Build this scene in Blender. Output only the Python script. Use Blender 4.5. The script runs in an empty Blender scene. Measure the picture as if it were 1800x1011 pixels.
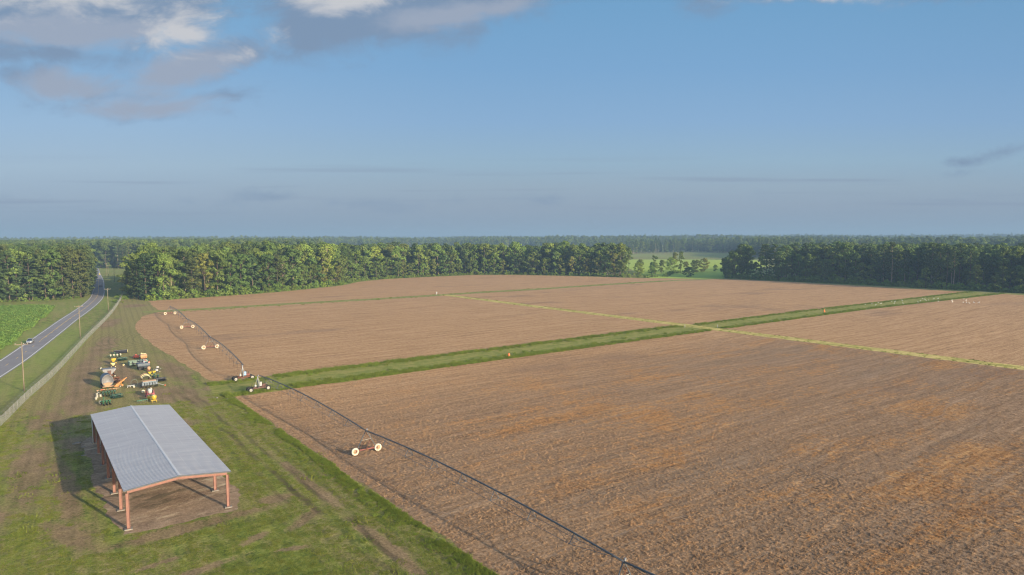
import bpy, math, random
from mathutils import Vector, Matrix, noise

PI = math.pi
scene = bpy.context.scene
COL = scene.collection
RND = random.Random(11)
U = RND.uniform

# ------------------------------------------------------------------ exposure / light constants
EXPO = 1.23
SKY_STRENGTH = 0.15
SUN_STRENGTH = 4.6
SUN_EL = math.radians(13.5)
SUN_AZ = Vector((0.245, -0.97, 0)).normalized()      # towards the sun, on the ground plan
CAM_H = 36.0
DENOISE = True
YAW = math.radians(37.0)
PITCH = math.atan((505.5 - 415.5) / 1200.0)
ROLL = math.radians(0.2)


def lin(r, g, b):
    def f(c):
        c /= 255.0
        return c / 12.92 if c <= 0.04045 else ((c + 0.055) / 1.055) ** 2.4
    return (f(r), f(g), f(b))


# ------------------------------------------------------------------ mesh builder
class MB:
    def __init__(s):
        s.v, s.f, s.m, s.sm = [], [], [], []

    def add(s, vs, fs, mi=0, smooth=False):
        b = len(s.v)
        s.v.extend(tuple(v) for v in vs)
        s.f.extend(tuple(b + i for i in f) for f in fs)
        s.m.extend([mi] * len(fs))
        s.sm.extend([smooth] * len(fs))
        return s

    def join(s, o, off=0):
        b = len(s.v)
        s.v.extend(o.v)
        s.f.extend(tuple(b + i for i in f) for f in o.f)
        s.m.extend(m + off for m in o.m)
        s.sm.extend(o.sm)
        return s

    def box(s, c, d, rz=0.0, rot=None, mi=0, taper=1.0):
        M = rot if rot is not None else Matrix.Rotation(rz, 3, 'Z')
        c = Vector(c)
        vs = []
        for k in (-1, 1):
            t = taper if k > 0 else 1.0
            for a, b in ((-1, -1), (1, -1), (1, 1), (-1, 1)):
                vs.append(c + M @ Vector((a * d[0] / 2 * t, b * d[1] / 2 * t, k * d[2] / 2)))
        s.add(vs, [(3, 2, 1, 0), (4, 5, 6, 7), (0, 1, 5, 4), (1, 2, 6, 5), (2, 3, 7, 6), (3, 0, 4, 7)], mi)
        return s

    def bar(s, p0, p1, w, h=None, mi=0):
        p0, p1 = Vector(p0), Vector(p1)
        d = p1 - p0
        q = d.to_track_quat('Y', 'Z').to_matrix()
        s.box((p0 + p1) / 2, (w, d.length, h or w), rot=q, mi=mi)
        return s

    def tube(s, pts, rads, n=8, mi=0, caps=True, smooth=True):
        pts = [Vector(p) for p in pts]
        if not isinstance(rads, (list, tuple)):
            rads = [rads] * len(pts)
        vs, fs = [], []
        prev = None
        for i, p in enumerate(pts):
            t = (pts[min(i + 1, len(pts) - 1)] - pts[max(i - 1, 0)])
            t = t.normalized() if t.length > 1e-9 else Vector((0, 0, 1))
            ref = prev if prev is not None else (Vector((1, 0, 0)) if abs(t.x) < 0.9 else Vector((0, 1, 0)))
            a = (ref - t * ref.dot(t)).normalized()
            prev = a
            b = t.cross(a)
            for k in range(n):
                w = 2 * PI * k / n
                vs.append(p + (a * math.cos(w) + b * math.sin(w)) * rads[i])
        for i in range(len(pts) - 1):
            for k in range(n):
                k2 = (k + 1) % n
                fs.append((i * n + k, i * n + k2, (i + 1) * n + k2, (i + 1) * n + k))
        s.add(vs, fs, mi, smooth)
        if caps:
            L = len(pts) - 1
            b = len(s.v) - len(vs)
            s.f.append(tuple(b + k for k in reversed(range(n))))
            s.f.append(tuple(b + L * n + k for k in range(n)))
            s.m.extend([mi, mi])
            s.sm.extend([False, False])
        return s

    def lathe(s, o, axis, prof, n=20, mi=0, smooth=True):
        """prof: list of (radius, offset along axis)"""
        o = Vector(o)
        t = Vector(axis).normalized()
        ref = Vector((0, 0, 1)) if abs(t.z) < 0.9 else Vector((1, 0, 0))
        a = (ref - t * ref.dot(t)).normalized()
        b = t.cross(a)
        vs, fs = [], []
        for r, h in prof:
            for k in range(n):
                w = 2 * PI * k / n
                vs.append(o + t * h + (a * math.cos(w) + b * math.sin(w)) * max(r, 1e-4))
        for i in range(len(prof) - 1):
            for k in range(n):
                k2 = (k + 1) % n
                fs.append((i * n + k, i * n + k2, (i + 1) * n + k2, (i + 1) * n + k))
        s.add(vs, fs, mi, smooth)
        return s

    def ball(s, c, r, n=12, m=8, mi=0):
        c = Vector(c)
        rx, ry, rz_ = r if isinstance(r, (tuple, list)) else (r, r, r)
        vs, fs = [], []
        for i in range(m + 1):
            th = PI * i / m
            for k in range(n):
                ph = 2 * PI * k / n
                vs.append(c + Vector((rx * math.sin(th) * math.cos(ph), ry * math.sin(th) * math.sin(ph), rz_ * math.cos(th))))
        for i in range(m):
            for k in range(n):
                k2 = (k + 1) % n
                fs.append((i * n + k, (i + 1) * n + k, (i + 1) * n + k2, i * n + k2))
        s.add(vs, fs, mi, True)
        return s

    def torus(s, c, axis, R, r, n=28, m=10, mi=0, flat=1.0):
        c = Vector(c)
        t = Vector(axis).normalized()
        ref = Vector((0, 0, 1)) if abs(t.z) < 0.9 else Vector((1, 0, 0))
        a = (ref - t * ref.dot(t)).normalized()
        b = t.cross(a)
        vs, fs = [], []
        for i in range(n):
            w = 2 * PI * i / n
            d = a * math.cos(w) + b * math.sin(w)
            for k in range(m):
                q = 2 * PI * k / m
                vs.append(c + d * (R + r * math.cos(q)) + t * (r * flat * math.sin(q)))
        for i in range(n):
            i2 = (i + 1) % n
            for k in range(m):
                k2 = (k + 1) % m
                fs.append((i * m + k, i2 * m + k, i2 * m + k2, i * m + k2))
        s.add(vs, fs, mi, True)
        return s

    def loft(s, rings, mi=0, smooth=False, cap=True):
        n = len(rings[0])
        vs = [v for r in rings for v in r]
        fs = []
        for i in range(len(rings) - 1):
            for k in range(n):
                k2 = (k + 1) % n
                fs.append((i * n + k, i * n + k2, (i + 1) * n + k2, (i + 1) * n + k))
        if cap:
            fs.append(tuple(reversed(range(n))))
            fs.append(tuple((len(rings) - 1) * n + k for k in range(n)))
        s.add(vs, fs, mi, smooth)
        return s

    def mesh(s, name, mats):
        me = bpy.data.meshes.new(name)
        me.from_pydata(s.v, [], s.f)
        for m in (mats if isinstance(mats, (list, tuple)) else [mats]):
            me.materials.append(m)
        me.polygons.foreach_set('material_index', s.m)
        me.polygons.foreach_set('use_smooth', s.sm)
        me.update()
        return me

    def build(s, name, mats, parent=None, loc=None, rz=0.0):
        o = bpy.data.objects.new(name, s.mesh(name, mats))
        COL.objects.link(o)
        if parent is not None:
            o.parent = parent
        if loc is not None:
            o.location = loc
        if rz:
            o.rotation_euler = (0, 0, rz)
        return o


def tag(o, label=None, cat=None, group=None, kind=None):
    if label:
        o['label'] = label
    if cat:
        o['category'] = cat
    if group:
        o['group'] = group
    if kind:
        o['kind'] = kind
    return o


def thing(name, label, cat, loc=(0, 0, 0), rz=0.0, group=None):
    o = bpy.data.objects.new(name, None)
    o.empty_display_size = 0.5
    COL.objects.link(o)
    o.location = loc
    o.rotation_euler = (0, 0, rz)
    return tag(o, label, cat, group)


def link_copy(o, parent=None):
    c = o.copy()
    COL.objects.link(c)
    if parent is not None:
        c.parent = parent
    return c


def place_mesh(name, me, parent=None, loc=(0, 0, 0), rz=0.0):
    o = bpy.data.objects.new(name, me)
    COL.objects.link(o)
    if parent is not None:
        o.parent = parent
    o.location = loc
    o.rotation_euler = (0, 0, rz)
    return o


# ------------------------------------------------------------------ node helper
class NB:
    def __init__(s, nt):
        s.nt = nt

    def node(s, t, **kw):
        n = s.nt.nodes.new(t)
        for k, v in kw.items():
            setattr(n, k, v)
        return n

    def put(s, sock, x):
        if isinstance(x, bpy.types.NodeSocket):
            s.nt.links.new(x, sock)
        elif isinstance(x, (tuple, list)):
            x = tuple(x)
            if sock.type == 'RGBA' and len(x) == 3:
                x = x + (1.0,)
            sock.default_value = x
        else:
            sock.default_value = x

    def m(s, op, a, b=0.0, c=0.0, clamp=False):
        n = s.node('ShaderNodeMath', operation=op, use_clamp=clamp)
        s.put(n.inputs[0], a)
        s.put(n.inputs[1], b)
        s.put(n.inputs[2], c)
        return n.outputs[0]

    def vm(s, op, a, b=(0, 0, 0)):
        n = s.node('ShaderNodeVectorMath', operation=op)
        s.put(n.inputs[0], a)
        if op == 'SCALE':
            s.put(n.inputs['Scale'], b)
        else:
            s.put(n.inputs[1], b)
        return n.outputs['Value'] if op in ('LENGTH', 'DOT_PRODUCT', 'DISTANCE') else n.outputs[0]

    def noise(s, vec, scale, detail=4.0, rough=0.55, dist=0.0, color=False):
        n = s.node('ShaderNodeTexNoise')
        s.put(n.inputs['Vector'], vec)
        s.put(n.inputs['Scale'], scale)
        n.inputs['Detail'].default_value = detail
        n.inputs['Roughness'].default_value = rough
        n.inputs['Distortion'].default_value = dist
        return n.outputs['Color' if color else 'Fac']

    def voro(s, vec, scale, out='Distance'):
        n = s.node('ShaderNodeTexVoronoi')
        s.put(n.inputs['Vector'], vec)
        s.put(n.inputs['Scale'], scale)
        return n.outputs[out]

    def ramp(s, fac, stops, interp='LINEAR'):
        n = s.node('ShaderNodeValToRGB')
        n.color_ramp.interpolation = interp
        e = n.color_ramp.elements
        while len(e) < len(stops):
            e.new(0.5)
        for i, (p, c) in enumerate(stops):
            e[i].position = p
            e[i].color = (c[0], c[1], c[2], 1.0) if not isinstance(c, float) else (c, c, c, 1.0)
        s.put(n.inputs['Fac'], fac)
        return n.outputs['Color']

    def mix(s, fac, a, b, blend='MIX'):
        n = s.node('ShaderNodeMix', data_type='RGBA', blend_type=blend)
        s.put(n.inputs[0], fac)
        s.put(n.inputs[6], a)
        s.put(n.inputs[7], b)
        return n.outputs[2]

    def smooth(s, x, e0, e1, a=0.0, b=1.0):
        n = s.node('ShaderNodeMapRange', interpolation_type='SMOOTHSTEP')
        s.put(n.inputs['Value'], x)
        n.inputs['From Min'].default_value = e0
        n.inputs['From Max'].default_value = e1
        n.inputs['To Min'].default_value = a
        n.inputs['To Max'].default_value = b
        return n.outputs['Result']

    def sep(s, v):
        n = s.node('ShaderNodeSeparateXYZ')
        s.put(n.inputs[0], v)
        return n.outputs[0], n.outputs[1], n.outputs[2]

    def comb(s, x, y, z=0.0):
        n = s.node('ShaderNodeCombineXYZ')
        s.put(n.inputs[0], x)
        s.put(n.inputs[1], y)
        s.put(n.inputs[2], z)
        return n.outputs[0]

    def pos(s):
        return s.node('ShaderNodeNewGeometry').outputs['Position']

    def obj(s):
        return s.node('ShaderNodeTexCoord').outputs['Object']

    def rnd(s):
        return s.node('ShaderNodeObjectInfo').outputs['Random']

    def bump(s, h, strength=0.5, dist=0.1):
        n = s.node('ShaderNodeBump')
        n.inputs['Strength'].default_value = strength
        n.inputs['Distance'].default_value = dist
        s.put(n.inputs['Height'], h)
        return n.outputs['Normal']

    def ellipse(s, pos, cx, cy, rx, ry, rot=0.0):
        n = s.node('ShaderNodeMapping', vector_type='TEXTURE')
        s.put(n.inputs['Vector'], pos)
        n.inputs['Location'].default_value = (cx, cy, 0)
        n.inputs['Rotation'].default_value = (0, 0, rot)
        n.inputs['Scale'].default_value = (rx, ry, 1.0e6)
        return s.m('SUBTRACT', 1.0, s.vm('LENGTH', n.outputs[0]))

    def maxof(s, L):
        r = L[0]
        for q in L[1:]:
            r = s.m('MAXIMUM', r, q)
        return r


def material(name):
    m = bpy.data.materials.new(name)
    m.use_nodes = True
    nt = m.node_tree
    nt.nodes.clear()
    out = nt.nodes.new('ShaderNodeOutputMaterial')
    return m, NB(nt), out


def principled(nb, out, color, rough=0.8, metal=0.0, normal=None, spec=0.3):
    p = nb.node('ShaderNodeBsdfPrincipled')
    nb.put(p.inputs['Base Color'], color)
    nb.put(p.inputs['Roughness'], rough)
    nb.put(p.inputs['Metallic'], metal)
    nb.put(p.inputs['Specular IOR Level'], spec)
    if normal is not None:
        nb.put(p.inputs['Normal'], normal)
    nb.nt.links.new(p.outputs[0], out.inputs[0])
    return p


PLAIN = ("white_feather", "orange_marker", "pale_tyre", "road_line_white", "road_line_yellow")


def paint(name, col, rough=0.5, metal=0.0, var=0.25, scale=2.5, dirt=(0.16, 0.11, 0.07), dirtamt=0.35, spec=0.4):
    """weathered paint or metal"""
    m, nb, out = material(name)
    o = nb.obj()
    if max(col) > 0.12 and name not in PLAIN:
        col = tuple(c * 0.66 for c in col)
    n = nb.noise(o, scale, 5, 0.6)
    dark = tuple(c * (1 - var) for c in col)
    light = tuple(min(1, c * (1 + var * 0.6)) for c in col)
    c = nb.ramp(n, [(0.3, dark), (0.7, light)])
    n2 = nb.noise(o, scale * 3.1, 6, 0.7)
    c = nb.mix(nb.smooth(n2, 0.52, 0.75, 0.0, dirtamt), c, dirt)
    principled(nb, out, c, nb.smooth(n2, 0.3, 0.8, rough * 0.85, min(1, rough * 1.25)), metal, nb.bump(n2, 0.15, 0.02), spec)
    return m


M = {}
M['tyre'] = paint('tyre_rubber', (0.022, 0.021, 0.020), 0.85, 0, 0.3, 6, (0.12, 0.085, 0.06), 0.5, 0.2)
M['cream_tyre'] = paint('pale_tyre', (0.47, 0.42, 0.325), 0.7, 0, 0.15, 4, (0.35, 0.24, 0.15), 0.35, 0.2)
M['hub'] = paint('hub_tan', (0.42, 0.30, 0.17), 0.6, 0, 0.25, 5)
M['pale_hub'] = paint('hub_pale', (0.40, 0.385, 0.35), 0.55, 0, 0.2, 5)
M['galv'] = paint('galvanised_steel', (0.105, 0.112, 0.125), 0.5, 0.2, 0.25, 1.2, (0.10, 0.09, 0.09), 0.4)
M['galv_light'] = paint('bright_galvanised', (0.38, 0.40, 0.42), 0.5, 0.3, 0.2, 1.2, (0.28, 0.25, 0.22), 0.3)
M['rust'] = paint('rusty_steel', (0.20, 0.085, 0.050), 0.8, 0.1, 0.4, 3, (0.07, 0.035, 0.025), 0.6, 0.2)
M['redoxide'] = paint('red_oxide_paint', (0.20, 0.060, 0.046), 0.65, 0, 0.3, 3)
M['primer'] = paint('salmon_primer', (0.27, 0.132, 0.102), 0.65, 0, 0.18, 1.1, (0.25, 0.10, 0.06), 0.45)
M['concrete'] = paint('concrete', (0.29, 0.265, 0.225), 0.9, 0, 0.25, 2.0, (0.18, 0.13, 0.09), 0.5, 0.2)
M['green'] = paint('machine_green', (0.030, 0.115, 0.055), 0.5, 0, 0.35, 2.5, (0.10, 0.10, 0.07), 0.45)
M['dgreen'] = paint('dark_machine_green', (0.016, 0.060, 0.038), 0.5, 0, 0.4, 2.5, (0.07, 0.08, 0.06), 0.4)
M['dullgreen'] = paint('faded_green', (0.16, 0.24, 0.18), 0.65, 0, 0.25, 1.5, (0.22, 0.20, 0.15), 0.45)
M['yellow'] = paint('machine_yellow', (0.58, 0.41, 0.04), 0.45, 0, 0.15, 2.5, (0.35, 0.22, 0.06), 0.3)
M['paleyellow'] = paint('pale_yellow', (0.72, 0.66, 0.33), 0.55, 0, 0.15, 2.5, (0.45, 0.36, 0.2), 0.3)
M['orange'] = paint('machine_orange', (0.52, 0.225, 0.055), 0.5, 0, 0.25, 3, (0.28, 0.12, 0.05), 0.4)
M['redorange'] = paint('red_orange', (0.66, 0.11, 0.05), 0.5, 0, 0.2, 3)
M['tan'] = paint('tan_paint', (0.44, 0.275, 0.16), 0.65, 0, 0.2, 2, (0.32, 0.2, 0.11), 0.4)
M['cream'] = paint('cream_plastic', (0.43, 0.405, 0.315), 0.5, 0, 0.12, 3, (0.45, 0.38, 0.27), 0.3)
M['white'] = paint('white_plastic', (0.50, 0.50, 0.48), 0.45, 0, 0.1, 3, (0.5, 0.45, 0.38), 0.25)
M['steelblue'] = paint('blue_grey_steel', (0.060, 0.080, 0.105), 0.5, 0.2, 0.3, 2)
M['greyblue'] = paint('grey_hopper', (0.26, 0.32, 0.36), 0.5, 0.2, 0.25, 2, (0.2, 0.17, 0.14), 0.35)
M['lightgrey'] = paint('light_grey_bin', (0.24, 0.24, 0.25), 0.6, 0.1, 0.2, 1.5, (0.3, 0.24, 0.2), 0.4)
M['brown'] = paint('brown_steel', (0.13, 0.065, 0.05), 0.7, 0.1, 0.3, 2)
M['maroon'] = paint('maroon_paint', (0.30, 0.055, 0.075), 0.5, 0, 0.3, 2)
M['black'] = paint('black_steel', (0.022, 0.024, 0.032), 0.5, 0.2, 0.3, 2, (0.07, 0.06, 0.06), 0.3)
M['wood'] = paint('pole_wood', (0.27, 0.225, 0.155), 0.9, 0, 0.3, 1.2, (0.13, 0.10, 0.07), 0.5, 0.1)
M['bark'] = paint('tree_bark', (0.105, 0.080, 0.060), 0.95, 0, 0.4, 0.8, (0.10, 0.08, 0.06), 0.5, 0.1)
M['palebark'] = paint('pale_bark', (0.42, 0.33, 0.24), 0.95, 0, 0.3, 0.8, (0.2, 0.15, 0.11), 0.45, 0.1)
M['silver'] = paint('silver_car_paint', (0.50, 0.52, 0.56), 0.22, 0.55, 0.05, 1, (0.4, 0.38, 0.36), 0.1, 0.6)
M['darkcar'] = paint('dark_car_paint', (0.03, 0.035, 0.045), 0.25, 0.3, 0.1, 1, (0.08, 0.07, 0.07), 0.1, 0.6)
M['glass'] = paint('car_glass', (0.015, 0.022, 0.035), 0.08, 0.0, 0.1, 1, (0.03, 0.03, 0.04), 0.1, 0.8)
M['lamp'] = paint('lamp_lens', (0.75, 0.75, 0.72), 0.15, 0.0, 0.05, 1, (0.6, 0.58, 0.55), 0.1, 0.7)
M['taillamp'] = paint('tail_lens', (0.4, 0.02, 0.02), 0.2, 0.0, 0.05, 1, (0.3, 0.03, 0.03), 0.1, 0.7)
M['conep'] = paint('orange_marker', (0.80, 0.16, 0.03), 0.5, 0, 0.1, 3, (0.4, 0.12, 0.05), 0.2)
M['feather'] = paint('white_feather', (0.85, 0.83, 0.76), 0.8, 0, 0.05, 8, (0.7, 0.65, 0.52), 0.2, 0.1)
M['beak'] = paint('egret_beak', (0.55, 0.32, 0.05), 0.5, 0, 0.1, 8)
M['fencepost'] = paint('fence_post_steel', (0.34, 0.34, 0.32), 0.6, 0.0, 0.2, 2, (0.2, 0.19, 0.17), 0.3)
M['blue'] = paint('blue_enclosure', (0.22, 0.38, 0.60), 0.45, 0, 0.15, 2, (0.3, 0.3, 0.3), 0.2)


# ------------------------------------------------------------------ ground materials
DIRT = [  # bare earth worn into the yard: centre, radii, rotation
    (27, 262, 4.5, 34, -0.20), (17.5, 215, 4.0, 40, -0.16), (13, 178, 5.0, 22, -0.1), (7.0, 160, 5.5, 14, 0.1),
    (2.5, 128, 3.6, 22, -0.1), (6.2, 116, 2.4, 24, 0.02), (25.5, 206, 3.4, 34, 0.03), (28.5, 173, 6.0, 12, 0.1),
    (37.0, 200, 4.0, 26, 0.0), (33.5, 168, 3.5, 16, 0.0), (9.6, 140, 3.4, 8, 0.2), (18, 90.2, 13.5, 2.0, 0.06), (5.5, 96, 2.0, 8, 0.25), (12, 77, 9, 1.2, 0.15), (30, 84, 5, 1.4, 0.7),
    (29, 93, 3.2, 2.0, 0.4), (-4, 112, 4, 9, 0.3), (44, 172, 9, 4, 0.0), (34.6, 70, 1.4, 16, 0.0), (35, 98, 1.2, 16, 0),
    (17.5, 118, 8.8, 27.5, -0.02), (23, 82, 2.6, 1.0, 0.5), (13, 82, 3.0, 0.8, 0.2), (26, 76.5, 2.2, 0.8, -0.3), (12, 240, 3, 26, -0.2), (36, 330, 6, 24, -0.25),
    (57, 408, 8, 12, -0.2), (0, 190, 2.4, 16, -0.2), (24, 143, 7, 4, 0)]


def grass_color(nb, p, x, y):
    """mown grass: fresh green, olive and straw patches streaked along the mowing direction (y)"""
    streak = nb.noise(nb.comb(nb.m('MULTIPLY', nb.m('SUBTRACT', x, nb.m('MULTIPLY', y, 0.06)), 0.55), nb.m('MULTIPLY', y, 0.035)), 1.0, 4, 0.6)
    big = nb.noise(p, 0.035, 3, 0.6)
    fine = nb.noise(p, 2.6, 6, 0.75)
    mid = nb.noise(p, 0.45, 5, 0.65)
    g = nb.ramp(nb.m('ADD', nb.m('MULTIPLY', mid, 0.5), nb.m('MULTIPLY', fine, 0.5)),
                [(0.40, (0.045, 0.068, 0.014)), (0.5, (0.145, 0.178, 0.031)), (0.60, (0.255, 0.268, 0.060))])
    dry = nb.ramp(fine, [(0.38, (0.135, 0.118, 0.042)), (0.62, (0.330, 0.265, 0.110))])
    k = nb.m('ADD', nb.m('MULTIPLY', streak, 0.62), nb.m('MULTIPLY', big, 0.55))
    return g, dry, k, fine, mid, streak


def mat_yard():
    m, nb, out = material('yard_grass')
    p = nb.pos()
    x, y, z = nb.sep(p)
    g, dry, k, fine, mid, streak = grass_color(nb, p, x, y)
    # the near yard is greener than the far yard
    far = nb.smooth(y, 95, 230)
    kk = nb.m('ADD', k, nb.m('MULTIPLY', far, 0.14))
    c = nb.mix(nb.smooth(kk, 0.47, 0.71, 0.0, 0.9), g, dry)
    wob = nb.noise(p, 0.16, 6, 0.68)
    wob2 = nb.noise(nb.comb(nb.m('MULTIPLY', x, 0.9), nb.m('MULTIPLY', y, 0.10)), 1.0, 4, 0.65)
    d = nb.maxof([nb.ellipse(p, *e) for e in DIRT])
    d = nb.m('ADD', nb.m('MINIMUM', nb.m('MAXIMUM', nb.m('MULTIPLY', d, 1.5), -0.6), 0.85), nb.m('MULTIPLY', nb.m('SUBTRACT', wob, 0.5), 2.3))
    d = nb.m('ADD', d, nb.m('MULTIPLY', nb.m('SUBTRACT', wob2, 0.5), 1.3))
    d = nb.m('ADD', d, nb.m('MULTIPLY', nb.m('SUBTRACT', fine, 0.5), 1.8))
    dm = nb.smooth(d, 0.02, 0.80, 0.0, 0.76)
    earth = nb.ramp(nb.m('ADD', nb.m('MULTIPLY', fine, 0.6), nb.m('MULTIPLY', wob, 0.4)),
                    [(0.40, (0.105, 0.063, 0.038)), (0.50, (0.215, 0.137, 0.084)), (0.61, (0.320, 0.215, 0.134))])
    c = nb.mix(dm, c, earth)
    # vehicle ruts: dark wheel lines running beside the field
    ruts = None
    wig = nb.m('MULTIPLY', nb.m('SUBTRACT', nb.noise(nb.comb(0.0, nb.m('MULTIPLY', y, 0.03)), 1.0, 3), 0.5), 5.0)
    for cx, w, a in ((32.2, 0.42, 0.85), (34.3, 0.34, 0.6), (36.4, 0.30, 0.45), (30.0, 0.3, 0.4), (27.2, 0.3, 0.3), (38.2, 0.3, 0.3)):
        dx = nb.m('ABSOLUTE', nb.m('SUBTRACT', nb.m('SUBTRACT', x, wig), cx))
        r = nb.m('MULTIPLY', nb.smooth(dx, w * 0.4, w * 1.8, 1.0, 0.0), nb.smooth(nb.noise(nb.comb(cx, nb.m('MULTIPLY', y, 0.09)), 1.0, 4), 0.34, 0.62, 0.0, a))
        ruts = r if ruts is None else nb.m('MAXIMUM', ruts, r)
    ruts = nb.m('MULTIPLY', ruts, nb.m('MULTIPLY', nb.smooth(y, 45, 60), nb.smooth(y, 150, 185, 1.0, 0.0)))
    c = nb.mix(nb.m('MULTIPLY', ruts, nb.smooth(fine, 0.3, 0.6, 0.55, 1.0)), c, (0.050, 0.036, 0.022))
    # turning tracks swept round the far end of the yard
    cc = nb.vm('DISTANCE', p, (75.0, 268.0, 0.0))
    band = nb.m('MULTIPLY', nb.smooth(cc, 36.0, 38.0), nb.smooth(cc, 50.0, 53.0, 1.0, 0.0))
    band = nb.m('MULTIPLY', band, nb.smooth(nb.m('SINE', nb.m('MULTIPLY', nb.m('ADD', cc, nb.m('MULTIPLY', mid, 0.8)), 3.3)), 0.4, 1.0))
    c = nb.mix(nb.m('MULTIPLY', band, 0.32), c, (0.060, 0.070, 0.022))
    # mowing swaths
    sw = nb.m('SINE', nb.m('MULTIPLY', nb.m('SUBTRACT', nb.m('ADD', x, nb.m('MULTIPLY', streak, 1.6)), nb.m('MULTIPLY', y, 0.11)), 2.6))
    c = nb.mix(nb.smooth(sw, 0.2, 0.9, 0.0, 0.30), c, nb.mix(0.5, c, (0.030, 0.040, 0.012)))
    hgt = nb.m('ADD', fine, nb.m('ADD', nb.m('MULTIPLY', mid, 1.2), nb.m('MULTIPLY', ruts, -0.8)))
    principled(nb, out, c, 0.95, 0, nb.bump(hgt, 0.9, 0.30), 0.1)
    return m


def mat_ground():
    m, nb, out = material('ground_grass')
    p = nb.pos()
    x, y, z = nb.sep(p)
    g, dry, k, fine, mid, streak = grass_color(nb, p, x, y)
    c = nb.mix(nb.smooth(k, 0.46, 0.72, 0.0, 0.75), g, dry)
    rough = nb.noise(p, 0.09, 5, 0.65)
    c = nb.mix(nb.smooth(rough, 0.60, 0.76, 0.0, 0.6), c, (0.17, 0.105, 0.06))
    c = nb.mix(nb.smooth(nb.noise(p, 0.006, 3), 0.42, 0.60, 0.0, 0.6), c, (0.210, 0.245, 0.058))
    principled(nb, out, c, 0.95, 0, nb.bump(nb.m('ADD', fine, mid), 0.8, 0.25), 0.1)
    return m


def field_color(nb, p):
    """harvested field: grey brown residue, straw and rust coloured plants lying in rows along x"""
    x, y, z = nb.sep(p)
    wx = nb.m('ADD', x, nb.m('MULTIPLY', nb.noise(p, 0.02, 2), 30.0))
    wy = nb.m('ADD', y, nb.m('MULTIPLY', nb.noise(p, 0.012, 3), 20.0))
    swath = nb.noise(nb.comb(nb.m('MULTIPLY', wx, 0.012), nb.m('MULTIPLY', wy, 0.15)), 1.0, 5, 0.6)
    ry = nb.m('ADD', y, nb.m('MULTIPLY', nb.noise(p, 0.012, 2), 7.0))
    rows = nb.noise(nb.comb(nb.m('MULTIPLY', x, 0.07), nb.m('MULTIPLY', ry, 1.15)), 1.0, 4, 0.7)
    rows2 = nb.noise(nb.comb(nb.m('MULTIPLY', x, 0.02), nb.m('MULTIPLY', ry, 0.42)), 1.0, 3, 0.6)
    patch = nb.noise(p, 0.055, 5, 0.62)
    clump = nb.noise(p, 0.75, 6, 0.75)
    fine = nb.noise(p, 2.3, 7, 0.8)
    big = nb.noise(p, 0.012, 3, 0.6)
    tex = nb.m('ADD', nb.m('ADD', nb.m('MULTIPLY', fine, 0.46), nb.m('MULTIPLY', clump, 0.20)), nb.m('ADD', nb.m('MULTIPLY', rows, 0.22), nb.m('MULTIPLY', rows2, 0.12)))
    low = nb.m('MULTIPLY', nb.smooth(y, 140, 172, 1.0, 0.0), nb.smooth(x, 226, 218))
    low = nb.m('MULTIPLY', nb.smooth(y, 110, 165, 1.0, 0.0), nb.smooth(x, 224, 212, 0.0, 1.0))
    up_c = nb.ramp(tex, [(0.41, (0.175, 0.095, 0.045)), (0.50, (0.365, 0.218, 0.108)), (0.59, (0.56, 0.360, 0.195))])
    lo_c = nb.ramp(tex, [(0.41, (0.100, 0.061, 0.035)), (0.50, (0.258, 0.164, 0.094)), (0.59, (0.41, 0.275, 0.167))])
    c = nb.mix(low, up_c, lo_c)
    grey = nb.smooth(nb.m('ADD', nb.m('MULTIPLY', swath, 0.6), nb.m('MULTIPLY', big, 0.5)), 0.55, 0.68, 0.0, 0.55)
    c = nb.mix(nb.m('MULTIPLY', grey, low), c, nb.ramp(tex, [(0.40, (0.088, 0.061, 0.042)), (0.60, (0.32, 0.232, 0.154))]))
    om = nb.m('ADD', nb.m('ADD', nb.m('MULTIPLY', nb.m('SUBTRACT', swath, 0.5), -1.2), nb.m('MULTIPLY', nb.m('SUBTRACT', patch, 0.5), 1.3)),
              nb.m('MULTIPLY', nb.m('SUBTRACT', clump, 0.5), 1.7))
    om = nb.smooth(om, 0.0, 0.30)
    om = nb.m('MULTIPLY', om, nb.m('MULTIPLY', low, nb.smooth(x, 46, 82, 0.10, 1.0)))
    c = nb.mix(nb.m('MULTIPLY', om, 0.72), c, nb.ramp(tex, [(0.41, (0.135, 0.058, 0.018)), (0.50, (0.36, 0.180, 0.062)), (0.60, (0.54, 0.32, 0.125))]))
    return c, tex, om, low, swath, patch, rows


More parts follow.
